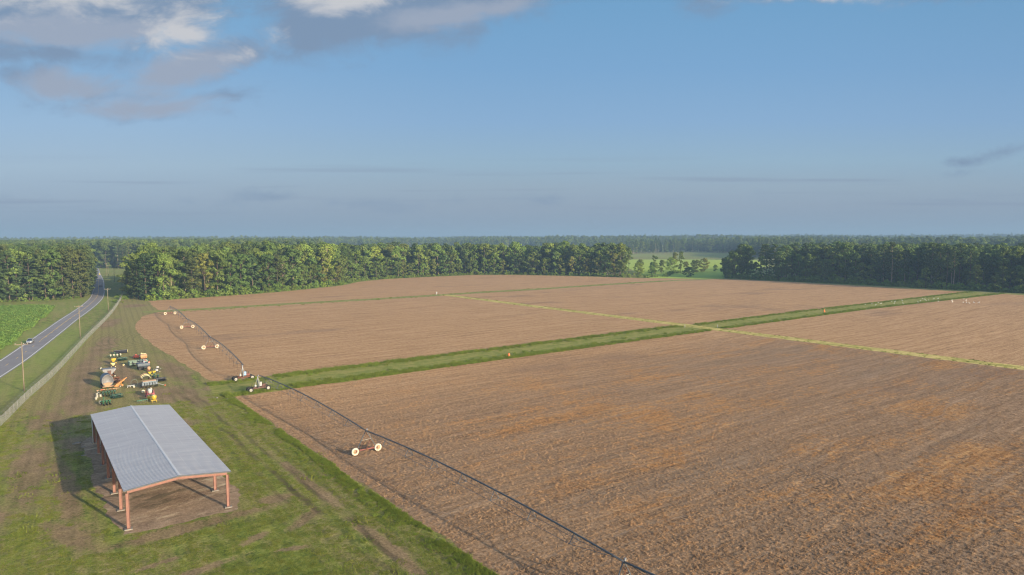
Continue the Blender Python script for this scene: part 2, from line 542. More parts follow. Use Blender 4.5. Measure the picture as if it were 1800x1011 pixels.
def mat_field():
    m, nb, out = material('field_soil')
    p = nb.pos()
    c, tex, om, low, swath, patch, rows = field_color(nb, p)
    x, y, z = nb.sep(p)
    # damp darker blotches
    c = nb.mix(nb.m('MULTIPLY', nb.smooth(nb.noise(nb.comb(nb.m('MULTIPLY', x, 0.5), y), 0.022, 4, 0.6), 0.56, 0.70), 0.40), c, (0.135, 0.092, 0.072))
    # wheel tracks along the rows
    t = nb.m('PINGPONG', nb.m('ADD', y, nb.m('MULTIPLY', nb.noise(p, 0.012, 3), 34.0)), 9.0)
    tr = nb.smooth(nb.m('ABSOLUTE', nb.m('SUBTRACT', t, 1.0)), 0.0, 0.35, 1.0, 0.0)
    tr = nb.m('MULTIPLY', nb.m('MULTIPLY', tr, low), nb.smooth(nb.noise(nb.comb(nb.m('MULTIPLY', x, 0.03), nb.m('MULTIPLY', y, 0.05)), 1.0, 3), 0.45, 0.6))
    c = nb.mix(nb.m('MULTIPLY', tr, 0.55), c, (0.26, 0.195, 0.14))
    # ring marks where a machine turned
    r = nb.vm('DISTANCE', p, (94.0, 52.6, 0.0))
    ring = nb.m('MULTIPLY', nb.smooth(nb.m('SINE', nb.m('MULTIPLY', r, 7.5)), 0.1, 0.8), nb.smooth(r, 4.4, 4.9, 1.0, 0.0))
    ring = nb.m('MULTIPLY', ring, nb.smooth(nb.m('SUBTRACT', x, y), 39.0, 41.5))
    c = nb.mix(nb.m('MULTIPLY', ring, 0.42), c, (0.055, 0.044, 0.034))
    principled(nb, out, c, 0.95, 0, nb.bump(nb.m('SUBTRACT', tex, nb.m('MULTIPLY', ring, 0.2)), 1.0, 0.55), 0.08)
    return m


def mat_verge(name, cols, scale=1.3, streak_axis='x', amount=0.5):
    m, nb, out = material(name)
    p = nb.pos()
    x, y, z = nb.sep(p)
    fine = nb.noise(p, scale * 2, 6, 0.75)
    mid = nb.noise(p, scale * 0.25, 5, 0.65)
    st = nb.noise(nb.comb(nb.m('MULTIPLY', x, 0.05 if streak_axis == 'x' else 1.1), nb.m('MULTIPLY', y, 1.1 if streak_axis == 'x' else 0.05)), 1.0, 3, 0.6)
    a = nb.ramp(fine, [(0.3, cols[0]), (0.68, cols[1])])
    b = nb.ramp(fine, [(0.3, cols[2]), (0.68, cols[3])])
    c = nb.mix(nb.smooth(nb.m('ADD', nb.m('MULTIPLY', mid, 0.5), nb.m('MULTIPLY', st, 0.5)), 0.42, 0.58), a, b)
    principled(nb, out, c, 0.95, 0, nb.bump(nb.m('ADD', fine, mid), 0.9, 0.3), 0.1)
    return m


def mat_floor():
    m, nb, out = material('shed_dirt')
    p = nb.pos()
    x, y, z = nb.sep(p)
    fine = nb.noise(p, 2.2, 7, 0.75)
    mid = nb.noise(p, 0.30, 6, 0.7, 0.6)
    w = nb.m('ADD', y, nb.m('ADD', nb.m('MULTIPLY', x, -0.12), nb.m('MULTIPLY', mid, 3.2)))
    st = nb.noise(nb.comb(nb.m('MULTIPLY', x, 0.10), nb.m('MULTIPLY', w, 0.42)), 1.0, 5, 0.62)
    c = nb.ramp(nb.m('ADD', nb.m('MULTIPLY', fine, 0.45), nb.m('MULTIPLY', mid, 0.55)), [(0.36, (0.130, 0.086, 0.055)), (0.52, (0.265, 0.185, 0.120)), (0.66, (0.380, 0.280, 0.190))])
    c = nb.mix(nb.smooth(st, 0.54, 0.70, 0.0, 0.85), c, nb.ramp(fine, [(0.3, (0.36, 0.275, 0.170)), (0.7, (0.60, 0.49, 0.335))]))
    c = nb.mix(nb.smooth(st, 0.34, 0.46, 0.65, 0.0), c, (0.070, 0.062, 0.034))
    principled(nb, out, c, 0.95, 0, nb.bump(nb.m('ADD', fine, mid), 0.8, 0.2), 0.1)
    return m


M['yard'] = mat_yard()
M['ground'] = mat_ground()
M['field'] = mat_field()
M['ditch'] = mat_verge('ditch_grass', [(0.095, 0.125, 0.020), (0.215, 0.240, 0.050), (0.185, 0.172, 0.042), (0.330, 0.290, 0.090)])
M['farstrip'] = mat_verge('far_strip_grass', [(0.115, 0.145, 0.032), (0.230, 0.245, 0.070), (0.190, 0.180, 0.055), (0.310, 0.275, 0.100)])
M['path'] = mat_verge('dry_path_grass', [(0.17, 0.175, 0.034), (0.36, 0.330, 0.075), (0.40, 0.310, 0.100), (0.64, 0.510, 0.200)], streak_axis='y')
M['pasture'] = mat_verge('pasture', [(0.230, 0.310, 0.040), (0.310, 0.395, 0.060), (0.270, 0.340, 0.045), (0.350, 0.420, 0.075)], 0.25)
M['cropsoil'] = mat_verge('crop_ground', [(0.090, 0.115, 0.028), (0.150, 0.190, 0.045), (0.14, 0.125, 0.050), (0.200, 0.190, 0.075)], 0.8, 'y')
M['floor'] = mat_floor()


def mat_road():
    m, nb, out = material('asphalt')
    p = nb.pos()
    f = nb.noise(p, 3.0, 6, 0.7)
    b = nb.noise(p, 0.12, 4, 0.6)
    c = nb.ramp(nb.m('ADD', nb.m('MULTIPLY', f, 0.5), nb.m('MULTIPLY', b, 0.5)), [(0.38, (0.150, 0.138, 0.138)), (0.62, (0.215, 0.200, 0.198))])
    principled(nb, out, c, 0.85, 0, nb.bump(f, 0.3, 0.02), 0.3)
    return m


M['road'] = mat_road()
M['linewhite'] = paint('road_line_white', (0.66, 0.66, 0.58), 0.7, 0, 0.2, 0.5, (0.2, 0.19, 0.18), 0.4, 0.2)
M['lineyellow'] = paint('road_line_yellow', (0.60, 0.40, 0.10), 0.7, 0, 0.2, 0.5, (0.2, 0.17, 0.13), 0.4, 0.2)


def mat_roof():
    m, nb, out = material('roof_steel')
    o = nb.obj()
    x, y, z = nb.sep(o)
    n = nb.noise(nb.comb(nb.m('MULTIPLY', x, 0.25), nb.m('MULTIPLY', y, 1.2)), 1.0, 4, 0.6)
    c = nb.ramp(n, [(0.3, (0.255, 0.260, 0.280)), (0.7, (0.305, 0.310, 0.330))])
    # screw lines over each purlin and the ridge cap
    t = nb.m('PINGPONG', nb.m('ADD', x, 0.1), 0.78)
    line = nb.smooth(t, 0.0, 0.09, 1.0, 0.0)
    dots = nb.smooth(nb.noise(o, 3.0, 2), 0.38, 0.62)
    c = nb.mix(nb.m('MULTIPLY', nb.m('MULTIPLY', line, dots), 0.35), c, (0.42, 0.43, 0.44))
    ridge = nb.smooth(nb.m('ABSOLUTE', nb.m('SUBTRACT', x, 6.0)), 0.16, 0.30, 1.0, 0.0)
    c = nb.mix(nb.m('MULTIPLY', ridge, 0.5), c, (0.47, 0.48, 0.49))
    sheet = nb.smooth(nb.noise(nb.comb(0.0, nb.m('MULTIPLY', nb.m('FLOOR', nb.m('MULTIPLY', y, 1.1)), 7.3)), 1.0, 0), 0.3, 0.7, 0.95, 1.03)
    c = nb.mix(1.0, c, nb.comb(sheet, sheet, sheet), 'MULTIPLY')
    principled(nb, out, c, 0.5, 0.15, None, 0.35)
    return m


M['roof'] = mat_roof()
M['capsteel'] = paint('ridge_steel', (0.66, 0.665, 0.68), 0.5, 0.1, 0.08, 1.0, (0.5, 0.5, 0.52), 0.2)


def mat_fence():
    m, nb, out = material('chain_link')
    o = nb.pos()
    x, y, z = nb.sep(o)
    a = nb.m('PINGPONG', nb.m('ADD', nb.m('MULTIPLY', y, 1.0), z), 0.035)
    b = nb.m('PINGPONG', nb.m('SUBTRACT', nb.m('MULTIPLY', y, 1.0), z), 0.035)
    w = nb.m('MAXIMUM', nb.smooth(a, 0.0085, 0.0105, 1.0, 0.0), nb.smooth(b, 0.0085, 0.0105, 1.0, 0.0))
    n = nb.noise(o, 0.4, 3)
    p = nb.node('ShaderNodeBsdfPrincipled')
    nb.put(p.inputs['Base Color'], nb.ramp(n, [(0.3, (0.27, 0.265, 0.245)), (0.7, (0.37, 0.365, 0.345))]))
    p.inputs['Roughness'].default_value = 0.55
    t = nb.node('ShaderNodeBsdfTransparent')
    mx = nb.node('ShaderNodeMixShader')
    nb.put(mx.inputs[0], w)
    nb.nt.links.new(t.outputs[0], mx.inputs[1])
    nb.nt.links.new(p.outputs[0], mx.inputs[2])
    nb.nt.links.new(mx.outputs[0], out.inputs[0])
    return m


M['mesh'] = mat_fence()


def mat_leaf(name, dark, light, transl=0.25, scale=0.25, hue=0.03):
    m, nb, out = material(name)
    o = nb.obj()
    oi = nb.node('ShaderNodeObjectInfo')
    n = nb.noise(nb.vm('ADD', o, nb.vm('SCALE', (37.0, 11.0, 5.0), oi.outputs['Random'])), scale, 4, 0.7)
    n2 = nb.noise(o, 1.7, 3, 0.7)
    c = nb.ramp(nb.m('ADD', nb.m('MULTIPLY', n, 0.6), nb.m('MULTIPLY', n2, 0.4)), [(0.33, dark), (0.67, light)])
    c = nb.mix(1.0, c, oi.outputs['Color'], 'MULTIPLY')
    hs = nb.node('ShaderNodeHueSaturation')
    nb.put(hs.inputs['Hue'], nb.m('ADD', 0.5 - hue * 0.5, nb.m('MULTIPLY', oi.outputs['Random'], hue)))
    nb.put(hs.inputs['Value'], nb.m('ADD', 0.78, nb.m('MULTIPLY', nb.m('FRACT', nb.m('MULTIPLY', oi.outputs['Random'], 7.31)), 0.5)))
    nb.put(hs.inputs['Color'], c)
    d = nb.node('ShaderNodeBsdfDiffuse')
    nb.put(d.inputs['Color'], hs.outputs[0])
    t = nb.node('ShaderNodeBsdfTranslucent')
    nb.put(t.inputs['Color'], nb.mix(1.0, hs.outputs[0], (1.15, 1.2, 0.6), 'MULTIPLY'))
    mx = nb.node('ShaderNodeMixShader')
    mx.inputs[0].default_value = transl
    nb.nt.links.new(d.outputs[0], mx.inputs[1])
    nb.nt.links.new(t.outputs[0], mx.inputs[2])
    nb.nt.links.new(mx.outputs[0], out.inputs[0])
    return m


M['leaf'] = mat_leaf('broadleaf', (0.052, 0.082, 0.022), (0.165, 0.220, 0.058))
M['needle'] = mat_leaf('needles', (0.038, 0.064, 0.026), (0.108, 0.148, 0.052))
M['bushleaf'] = mat_leaf('bush_leaf', (0.070, 0.115, 0.022), (0.180, 0.245, 0.052))
M['crop'] = mat_leaf('crop_leaf', (0.080, 0.145, 0.030), (0.175, 0.265, 0.065), 0.2, 0.6)
M['blade'] = mat_leaf('tall_grass_blade', (0.078, 0.112, 0.018), (0.195, 0.235, 0.046), 0.3, 0.6)
M['lawnblade'] = mat_leaf('lawn_blade', (0.085, 0.115, 0.020), (0.220, 0.235, 0.050), 0.3, 0.6, 0.06)


def mat_stubble():
    m, nb, out = material('crop_residue')
    p = nb.pos()
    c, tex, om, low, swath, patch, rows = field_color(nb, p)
    r = nb.rnd()
    c2 = nb.mix(nb.m('MULTIPLY', om, 0.8), nb.ramp(r, [(0.0, (0.165, 0.104, 0.060)), (0.5, (0.235, 0.150, 0.088)), (1.0, (0.325, 0.215, 0.130))]),
                nb.ramp(r, [(0.0, (0.21, 0.095, 0.032)), (0.5, (0.33, 0.160, 0.055)), (1.0, (0.43, 0.230, 0.085))]))
    principled(nb, out, c2, 0.9, 0, None, 0.1)
    return m


M['stubble'] = mat_stubble()

# ------------------------------------------------------------------ sheets
def terrain(x, y):
    d = math.hypot(x, y)
    t = min(1.0, max(0.0, (d - 1050) / 1700.0))
    t = t * t * (3 - 2 * t)
    if t <= 0:
        return 0.0
    return t * (3.5 + 11.0 * noise.noise(Vector((x / 900.0, y / 900.0, 3.7))) + 7.0 * noise.noise(Vector((x / 260.0, y / 260.0, 1.2))))


def structure(name, mb, mat, label, z=0.0):
    o = mb.build(name, mat)
    o.location.z = z
    return tag(o, label, name.split('.')[0].replace('_', ' '), kind='structure')


def ground_sheet():
    mb = MB()
    radii = [0, 40, 90, 150, 220, 300, 400, 520, 680, 880, 1040] + [1120 + 110 * i for i in range(30)] + [4500 + 450 * i for i in range(10)]
    n = 300
    vs = [(0, 0, 0)]
    for r in radii[1:]:
        for k in range(n):
            a = 2 * PI * k / n
            x, y = r * math.cos(a), r * math.sin(a)
            vs.append((x, y, terrain(x, y)))
    fs = [(0, 1 + k, 1 + (k + 1) % n) for k in range(n)]
    for i in range(len(radii) - 2):
        for k in range(n):
            k2 = (k + 1) % n
            fs.append((1 + i * n + k, 1 + (i + 1) * n + k, 1 + (i + 1) * n + k2, 1 + i * n + k2))
    mb.add(vs, fs, 0, True)
    return structure('ground', mb, M['ground'], 'wide flat grassy ground reaching to the hazy horizon')


def ragged(poly, step=2.0, amp=0.7, seed=0.0, closed=True):
    """resample a polygon and push its outline in and out a little"""
    out = []
    n = len(poly)
    for i in range(n if closed else n - 1):
        a, b = Vector(poly[i]).to_2d(), Vector(poly[(i + 1) % n]).to_2d()
        L = (b - a).length
        k = max(1, int(L / step))
        nrm = Vector((-(b - a).y, (b - a).x)) / max(L, 1e-6)
        for j in range(k):
            p = a.lerp(b, j / k)
            w = noise.noise(Vector((p.x * 0.16, p.y * 0.16, seed))) + 0.7 * noise.noise(Vector((p.x * 0.6, p.y * 0.6, seed + 9)))
            out.append(p + nrm * w * amp)
    return out


def poly_sheet(name, poly, mat, label, z, step=2.0, amp=0.7, seed=0.0):
    import mathutils.geometry as mg
    pts = ragged(poly, step, amp, seed) if amp else [Vector(p).to_2d() for p in poly]
    v3 = [Vector((p.x, p.y, 0)) for p in pts]
    tris = mg.tessellate_polygon([v3])
    mb = MB()
    fs = []
    for t in tris:
        a, b, c = (v3[i] for i in t)
        fs.append(t if (b - a).cross(c - a).z > 0 else (t[0], t[2], t[1]))
    mb.add(v3, fs)
    return structure(name, mb, mat, label, z)


def strip_sheet(name, left, right, mat, label, z):
    """ribbon between two polylines with the same number of points"""
    mb = MB()
    vs = []
    for a, b in zip(left, right):
        vs += [(a[0], a[1], 0), (b[0], b[1], 0)]
    fs = [(2 * i, 2 * i + 1, 2 * i + 3, 2 * i + 2) for i in range(len(left) - 1)]
    mb.add(vs, fs)
    return structure(name, mb, mat, label, z)


def spline(pts, step=6.0):
    P = [Vector(p).to_2d() for p in pts]
    out = []
    for i in range(len(P) - 1):
        p0, p1, p2, p3 = P[max(i - 1, 0)], P[i], P[i + 1], P[min(i + 2, len(P) - 1)]
        n = max(2, int((p2 - p1).length / step))
        for k in range(n):
            t = k / n
            out.append(0.5 * ((2 * p1) + (p2 - p0) * t + (2 * p0 - 5 * p1 + 4 * p2 - p3) * t * t + (3 * p1 - p0 - 3 * p2 + p3) * t ** 3))
    out.append(P[-1])
    return out


def offset_line(pts, d):
    out = []
    for i, p in enumerate(pts):
        t = (pts[min(i + 1, len(pts) - 1)] - pts[max(i - 1, 0)]).normalized()
        out.append(p + Vector((t.y, -t.x)) * d)      # +d = right of travel
    return out


ground_sheet()

FENCE = [(-6, 142), (-1, 162), (4, 186), (11.3, 218), (23.5, 280), (42, 371), (60.0, 473)]
EDGE_X = 41.0

yard = [(-30, 30), (EDGE_X + 1, 30), (EDGE_X + 1, 182), (42, 215), (41.5, 256), (43, 300), (46, 318), (54, 352), (66, 372), (69, 436), (60, 474)] + \
       [(x + 0.3, y) for x, y in reversed(FENCE[:-1])] + [(-14, 110), (-30, 70)]
poly_sheet('yard', yard, M['yard'], 'mown farm yard grass streaked with bare brown earth and wheel ruts', 0.004, 3, 0.5, 1)

field = [(EDGE_X, 20), (EDGE_X, 159.5), (44, 176), (41.5, 182), (41.0, 217), (40.2, 256), (42, 300), (44, 316), (52, 351), (62, 367), (67.5, 434),
         (97, 438), (142, 448), (203, 480), (228, 508), (262, 528), (301, 531), (355, 531), (386, 507), (418, 450), (438, 402), (464, 362),
         (484, 336), (490, 290), (493, 240), (495, 190), (497, 130), (497, 20)]
poly_sheet('field', field, M['field'], 'harvested brown crop field of stubble and rust coloured plant residue', 0.008, 2.5, 0.7, 2)

fs_left = [(55, 371), (86, 366), (122, 366.5), (172, 362), (204, 362), (250, 363), (292, 360), (347, 362), (402, 362), (436, 360), (468, 352)]
ditch_hi = [(40, 178), (54, 176), (72, 177.5), (96, 177.6), (122, 177.5), (156, 178), (199, 178.5), (226, 176), (278, 175.8), (298, 175), (357, 174), (433, 173), (492, 170)]
ditch_lo = [(492, 150), (425, 154), (371, 157.5), (330, 159.5), (274, 159.8), (220, 160.5), (202, 160), (155, 161), (110, 160), (86, 159.5), (72, 159.3), (56, 160), (44, 159), (38, 162)]
poly_sheet('grass_strip', ditch_hi + ditch_lo, M['ditch'], 'broad green grass strip crossing the brown field from the two wheeled carts', 0.012, 1.2, 0.8, 3)
far_strip = [(x, y + 5) for x, y in fs_left] + [(x, y - 5) for x, y in reversed(fs_left)]
poly_sheet('grass_strip', far_strip, M['farstrip'], 'farther thin grass strip crossing the brown field below the wood', 0.012, 2.0, 0.8, 4)
path = [(217.4, 363)] + [(216.9, y) for y in range(330, 10, -30)] + [(223.3, y) for y in range(30, 361, 30)] + [(222.6, 363)]
poly_sheet('path', path, M['path'], 'straight dry yellow grass track crossing the brown field', 0.016, 1.5, 0.85, 5)
edge_verge = [(480, 352), (485, 330), (487, 290), (488, 240), (488, 190), (486, 130), (486, 60), (503, 60), (503, 130), (502, 200), (500, 250), (498, 290), (492, 346)]
poly_sheet('grass_verge', edge_verge, M['farstrip'], 'narrow grass verge between brown field and shaded wood', 0.020, 2.5, 0.8, 6)
top_edge = spline([(64, 434), (97, 439), (142, 449), (203, 481), (228, 509), (262, 529), (301, 532), (355, 532), (386, 508), (418, 451), (438, 403), (464, 363)], 2.5)
top_a = [p + Vector((0, 0)) for p in offset_line(top_edge, -3.5)]
top_b = [p + (q - p) * (.75 + .35 * noise.noise(Vector((p.x * .2, p.y * .2, 3)))) for p, q in zip(top_a, offset_line(top_edge, 3.0))]
strip_sheet('grass_verge', top_a, top_b, M['farstrip'], 'thin grass verge between brown field and the foot of the sunlit wood', 0.0105)
poly_sheet('pasture', [(446, 398), (452, 380), (485, 351), (530, 372), (600, 400), (740, 470), (1120, 760), (1180, 905), (1050, 935), (820, 780), (600, 570), (500, 460)], M['pasture'],
           'bright green far pasture seen through the gap between the woods', 0.006, 8, 1.5, 7)
crop_poly = [(-160, 230), (-8, 230), (-0.7, 270), (6.5, 318), (10.5, 340), (17, 385), (20.5, 405), (22, 424), (14, 436), (0, 444), (-160, 450)]
poly_sheet('crop_field', crop_poly, M['cropsoil'], 'lush green young crop field left of the road', 0.010, 2.5, 0.8, 8)
poly_sheet('dirt_floor', [(10.6, 92.6), (24.0, 92.0), (26.0, 101), (25.4, 112), (26.2, 126), (25.5, 141), (12.0, 143.5), (10.2, 139), (10.6, 128), (9.6, 113)],
           M['floor'], 'bare trodden dirt floor under the open steel shed', 0.014, 0.5, 0.8, 9)

# ------------------------------------------------------------------ road
ROAD_C = [(-24, 120), (-13.5, 175), (-6, 212), (1.9, 246), (9.0, 281), (16.5, 319), (23.5, 355), (31, 391), (39, 432), (46.3, 475), (52.2, 522), (57.8, 575), (63.2, 625), (69.5, 690), (74.5, 750), (81.5, 830), (90.5, 930), (92, 990), (84, 1060), (66, 1130)]


RC = spline(ROAD_C, 5.0)
strip_sheet('road', offset_line(RC, -3.75), offset_line(RC, 3.75), M['road'], 'two lane grey asphalt road curving into the woods', 0.030)


def paint_line(d, w, mat, label, y0=0, y1=2000, dash=None):
    mb = MB()
    a, b = offset_line(RC, d - w / 2), offset_line(RC, d + w / 2)
    if dash is None:
        vs, fs = [], []
        for p, q in zip(a, b):
            if y0 <= p.y <= y1:
                vs += [(p.x, p.y, 0), (q.x, q.y, 0)]
        fs = [(2 * i, 2 * i + 1, 2 * i + 3, 2 * i + 2) for i in range(len(vs) // 2 - 1)]
        mb.add(vs, fs)
    else:
        on, per = dash
        s = 0.0
        fine = spline(ROAD_C, 1.0)
        a, b = offset_line(fine, d - w / 2), offset_line(fine, d + w / 2)
        for i in range(len(fine) - 1):
            s += (fine[i + 1] - fine[i]).length
            if y0 <= fine[i].y <= y1 and (s % per) < on:
                mb.add([(a[i].x, a[i].y, 0), (b[i].x, b[i].y, 0), (b[i + 1].x, b[i + 1].y, 0), (a[i + 1].x, a[i + 1].y, 0)], [(0, 1, 2, 3)])
    return structure('road_marking', mb, mat, label, 0.034)


paint_line(-3.2, 0.22, M['linewhite'], 'white edge line along the road beside the green crop')
paint_line(3.2, 0.22, M['linewhite'], 'white edge line along the road beside the fence')
paint_line(-0.14, 0.17, M['lineyellow'], 'solid yellow centre line of the road', 287)
paint_line(0.14, 0.17, M['lineyellow'], 'broken yellow centre line of the road', 0, 420, (3.2, 12.2))

# ------------------------------------------------------------------ foliage
def leaf_quads(mb, c, cr, n, size, rnd, squash=0.75, mi=0, elong=1.0, inner=0.55):
    vs, fs = [], []
    for _ in range(n):
        z = rnd.uniform(-1, 1)
        a = rnd.uniform(0, 2 * PI)
        q = math.sqrt(1 - z * z)
        d = Vector((q * math.cos(a), q * math.sin(a), z))
        p = c + Vector((d.x, d.y, d.z * squash)) * cr * rnd.uniform(inner, 1.06)
        nr = (d + Vector((rnd.gauss(0, .34), rnd.gauss(0, .34), rnd.gauss(0, .34) + 0.12))).normalized()
        ref = Vector((rnd.gauss(0, 1), rnd.gauss(0, 1), rnd.gauss(0, 1)))
        u = nr.cross(ref).normalized()
        w = nr.cross(u)
        s = size * rnd.uniform(0.65, 1.35)
        u *= s * elong * 0.5
        w *= s * 0.5
        b = len(vs)
        vs += [p - u, p - w * 0.9 + nr * s * 0.08, p + u, p + w * 0.9 - nr * s * 0.08]
        fs.append((b, b + 1, b + 2, b + 3))
    mb.add(vs, fs, mi)


def broadleaf(seed, h=28.0, rc=5.6, base=0.12, ncl=62, per=44, leaf=0.72, skirt=False, trunk_r=0.34, limbs=7):
    r = random.Random(seed)
    tr, cr = MB(), MB()
    lean = Vector((r.uniform(-.04, .04), r.uniform(-.04, .04), 0))
    pts = [Vector((0, 0, -0.4))]
    for i in range(1, 7):
        t = i / 6
        pts.append(Vector((lean.x * h * t + r.uniform(-.3, .3) * t, lean.y * h * t + r.uniform(-.3, .3) * t, h * 0.80 * t)))
    tr.tube(pts, [trunk_r * 1.25] + [trunk_r * (1 - 0.82 * i / 6) for i in range(1, 7)], 7)

    def centre(t):
        return Vector((lean.x * h * t, lean.y * h * t, h * t))
    lob = [(r.uniform(0, 2 * PI), r.uniform(0.75, 1.25)) for _ in range(5)]

    def env(t, a):
        k = (t - base) / (1 - base)
        if skirt:
            e = 0.80 + 0.28 * math.sin(k * PI * 0.9) if k < 0.75 else 0.95 * math.sqrt(max(0, 1 - ((k - 0.75) / 0.27) ** 2)) + 0.02
        else:
            e = math.sin(PI * min(1, max(0, k)) ** 0.75) ** 0.55
        w = 1.0
        for la, lw in lob:
            w *= 1 + (lw - 1) * max(0, math.cos(a - la))
        return rc * e * w
    tops = []
    nl = max(6, ncl // 7)
    lobes = []
    for i in range(nl):
        t = base + (1 - base) * ((i + r.uniform(.2, .8)) / nl) ** (0.8 if not skirt else 0.95)
        a = i * 2.39996 + r.uniform(-.5, .5)
        R = env(t, a)
        lr = r.uniform(2.3, 3.9) * (rc / 5.6) ** 0.6 * (h / 28) ** 0.5
        rad = max(0.0, R - lr * 0.55) * r.uniform(.62, 1.05)
        c = centre(t) + Vector((math.cos(a) * rad, math.sin(a) * rad, 0))
        c.z = max(lr * .6, min(c.z, h - lr * .8))
        lobes.append((c, lr))
    lobes.append((centre(1.0) - Vector((0, 0, 2.0 * (h / 28))), 2.3 * (rc / 5.6) ** .6 * (h / 28) ** .5))
    for c, lr in lobes:
        tops.append(c)
        m = 9
        for j in range(m):
            z = r.uniform(-.55, 1)
            a = r.uniform(0, 2 * PI)
            q = math.sqrt(1 - z * z)
            p = c + Vector((q * math.cos(a), q * math.sin(a), z * .8)) * lr * r.uniform(.50, .82)
            cr_r = lr * r.uniform(.30, .50)
            leaf_quads(cr, p, cr_r, int(per * 1.0 * (cr_r / 1.25) ** 1.7) + 6, leaf, r, r.uniform(.62, .85))
    # sparse inner leaves so that the trunk does not read as a bare column
    for i in range(10):
        t = base + (1 - base) * r.uniform(.05, .9)
        leaf_quads(cr, centre(t), rc * .38, 10, leaf, r, .9)
    for i in range(limbs):
        c = r.choice(tops)
        z0 = max(1.5, c.z * r.uniform(0.45, 0.7))
        s = centre(z0 / h)
        mid = s.lerp(c, 0.5) + Vector((0, 0, 0.8))
        tr.tube([s, mid, c], [trunk_r * 0.38, trunk_r * 0.26, 0.04], 5)
    return tr, cr


def pine(seed, h=28.0, base=0.42, rc=3.6, ncl=54, per=40, trunk_r=0.27):
    r = random.Random(seed)
    tr, cr = MB(), MB()
    bx, by = r.uniform(-.5, .5), r.uniform(-.5, .5)
    pts = [Vector((bx * math.sin(i / 8 * 3), by * math.sin(i / 8 * 2.5), -0.4 + (h * 0.97 + 0.4) * i / 8)) for i in range(9)]
    tr.tube(pts, [trunk_r * (1.15 - 1.0 * i / 8) for i in range(9)], 7)
    for i in range(ncl):
        k = (i + r.random()) / ncl
        t = base + (1 - base) * k
        a = r.uniform(0, 2 * PI)
        e = rc * (0.55 + 0.55 * math.sin(PI * min(1.0, k * 0.95 + 0.12))) * (1 if k < 0.8 else 1 - (k - 0.8) * 2.6)
        rad = e * math.sqrt(r.uniform(0.15, 1))
        c = Vector((math.cos(a) * rad, math.sin(a) * rad, h * t))
        q = r.uniform(0.85, 1.65)
        c.z = min(c.z, h - 0.4)
        leaf_quads(cr, c, q, int(per * 1.2 * (q / 1.25) ** 2), 0.50, r, r.uniform(.40, .58), 0, 1.25, 0.45)
        if i % 3 == 0:
            tr.tube([Vector((0, 0, c.z - 0.9)), c], [0.07, 0.02], 4)
    return tr, cr


def bush(seed, h=3.2, rc=2.3, ncl=16, per=40, leaf=0.42):
    r = random.Random(seed)
    tr, cr = MB(), MB()
    for i in range(ncl):
        a = r.uniform(0, 2 * PI)
        t = r.random()
        q = r.uniform(0.55, 1.05)
        rad = rc * math.sqrt(r.random()) * math.sqrt(max(0.05, 1 - t * t * 0.8))
        c = Vector((math.cos(a) * rad, math.sin(a) * rad, max(q * 0.35, h * t * 0.85)))
        leaf_quads(cr, c, q, int(per * (q / 0.8) ** 2), leaf, r, 0.8)
        if i % 3 == 0:
            tr.tube([Vector((c.x * 0.1, c.y * 0.1, -0.1)), c], [0.06, 0.02], 4)
    return tr, cr


def snag(seed, h=22.0):
    r = random.Random(seed)
    tr = MB()
    tr.tube([(0, 0, -.3), (0.2, 0.1, h * 0.35), (-0.1, 0.2, h * 0.7), (0.15, 0.1, h)], [0.34, 0.26, 0.16, 0.04], 7)
    br = MB()
    for i in range(16):
        z = h * r.uniform(0.42, 0.95)
        a = r.uniform(0, 2 * PI)
        L = r.uniform(1.6, 4.2) * (1.25 - z / h)
        p0 = Vector((0, 0.1, z))
        p1 = p0 + Vector((math.cos(a) * L * .6, math.sin(a) * L * .6, L * .45))
        p2 = p0 + Vector((math.cos(a) * L, math.sin(a) * L, L * 1.0))
        br.tube([p0, p1, p2], [0.11, 0.07, 0.02], 5)
        for _ in range(2):
            d = Vector((r.uniform(-1, 1), r.uniform(-1, 1), r.uniform(0, 1)))
            br.tube([p1, p1 + d * 1.1], [0.05, 0.015], 4)
    return tr, br


VAR = {}


def add_variants(kind, gens, leafmat, barkmats):
    VAR[kind] = []
    for i, (tr, cr) in enumerate(gens):
        bark = barkmats[i % len(barkmats)]
        t = tr.mesh('trunk', bark)
        c = cr.mesh('crown', leafmat)
        both = MB().join(tr, 0).join(cr, 1).mesh(kind, [bark, leafmat])
        VAR[kind].append((t, c, both))


add_variants('broad', [broadleaf(s, 28, u, b) for s, u, b in ((1, 7.4, .06), (2, 6.4, .05), (3, 8.4, .12), (4, 6.0, .05), (5, 7.2, .10))], M['leaf'], [M['bark'], M['bark'], M['palebark']])
add_variants('skirted', [broadleaf(s, 26, u, 0.02, 74, 42, .72, True) for s, u in ((11, 6.4), (12, 5.0), (13, 7.2), (14, 5.6))], M['leaf'], [M['bark']])
add_variants('pine', [pine(s, 28, b, u, n) for s, b, u, n in ((21, .50, 3.7, 50), (22, .40, 3.4, 58), (23, .58, 4.1, 44), (24, .30, 3.6, 66))], M['needle'], [M['bark'], M['palebark']])
add_variants('lowpine', [pine(s, 27, b, u, n, 44) for s, b, u, n in ((31, .05, 4.6, 104), (32, .11, 4.9, 98), (33, .03, 4.2, 100))], M['needle'], [M['bark']])
add_variants('bush', [bush(s, h, u) for s, h, u in ((41, 3.4, 2.4), (42, 2.6, 2.2), (43, 4.4, 2.3))], M['bushleaf'], [M['bark']])
add_variants('small', [broadleaf(s, 12, u, .05, 100, 30, .5, False, .16, 5) for s, u in ((51, 4.6), (52, 3.6))], M['leaf'], [M['bark']])
SNAGS = []
for s in (61, 62):
    a, b = snag(s)
    SNAGS.append((a.mesh('trunk', M['palebark']), b.mesh('branches', M['palebark'])))

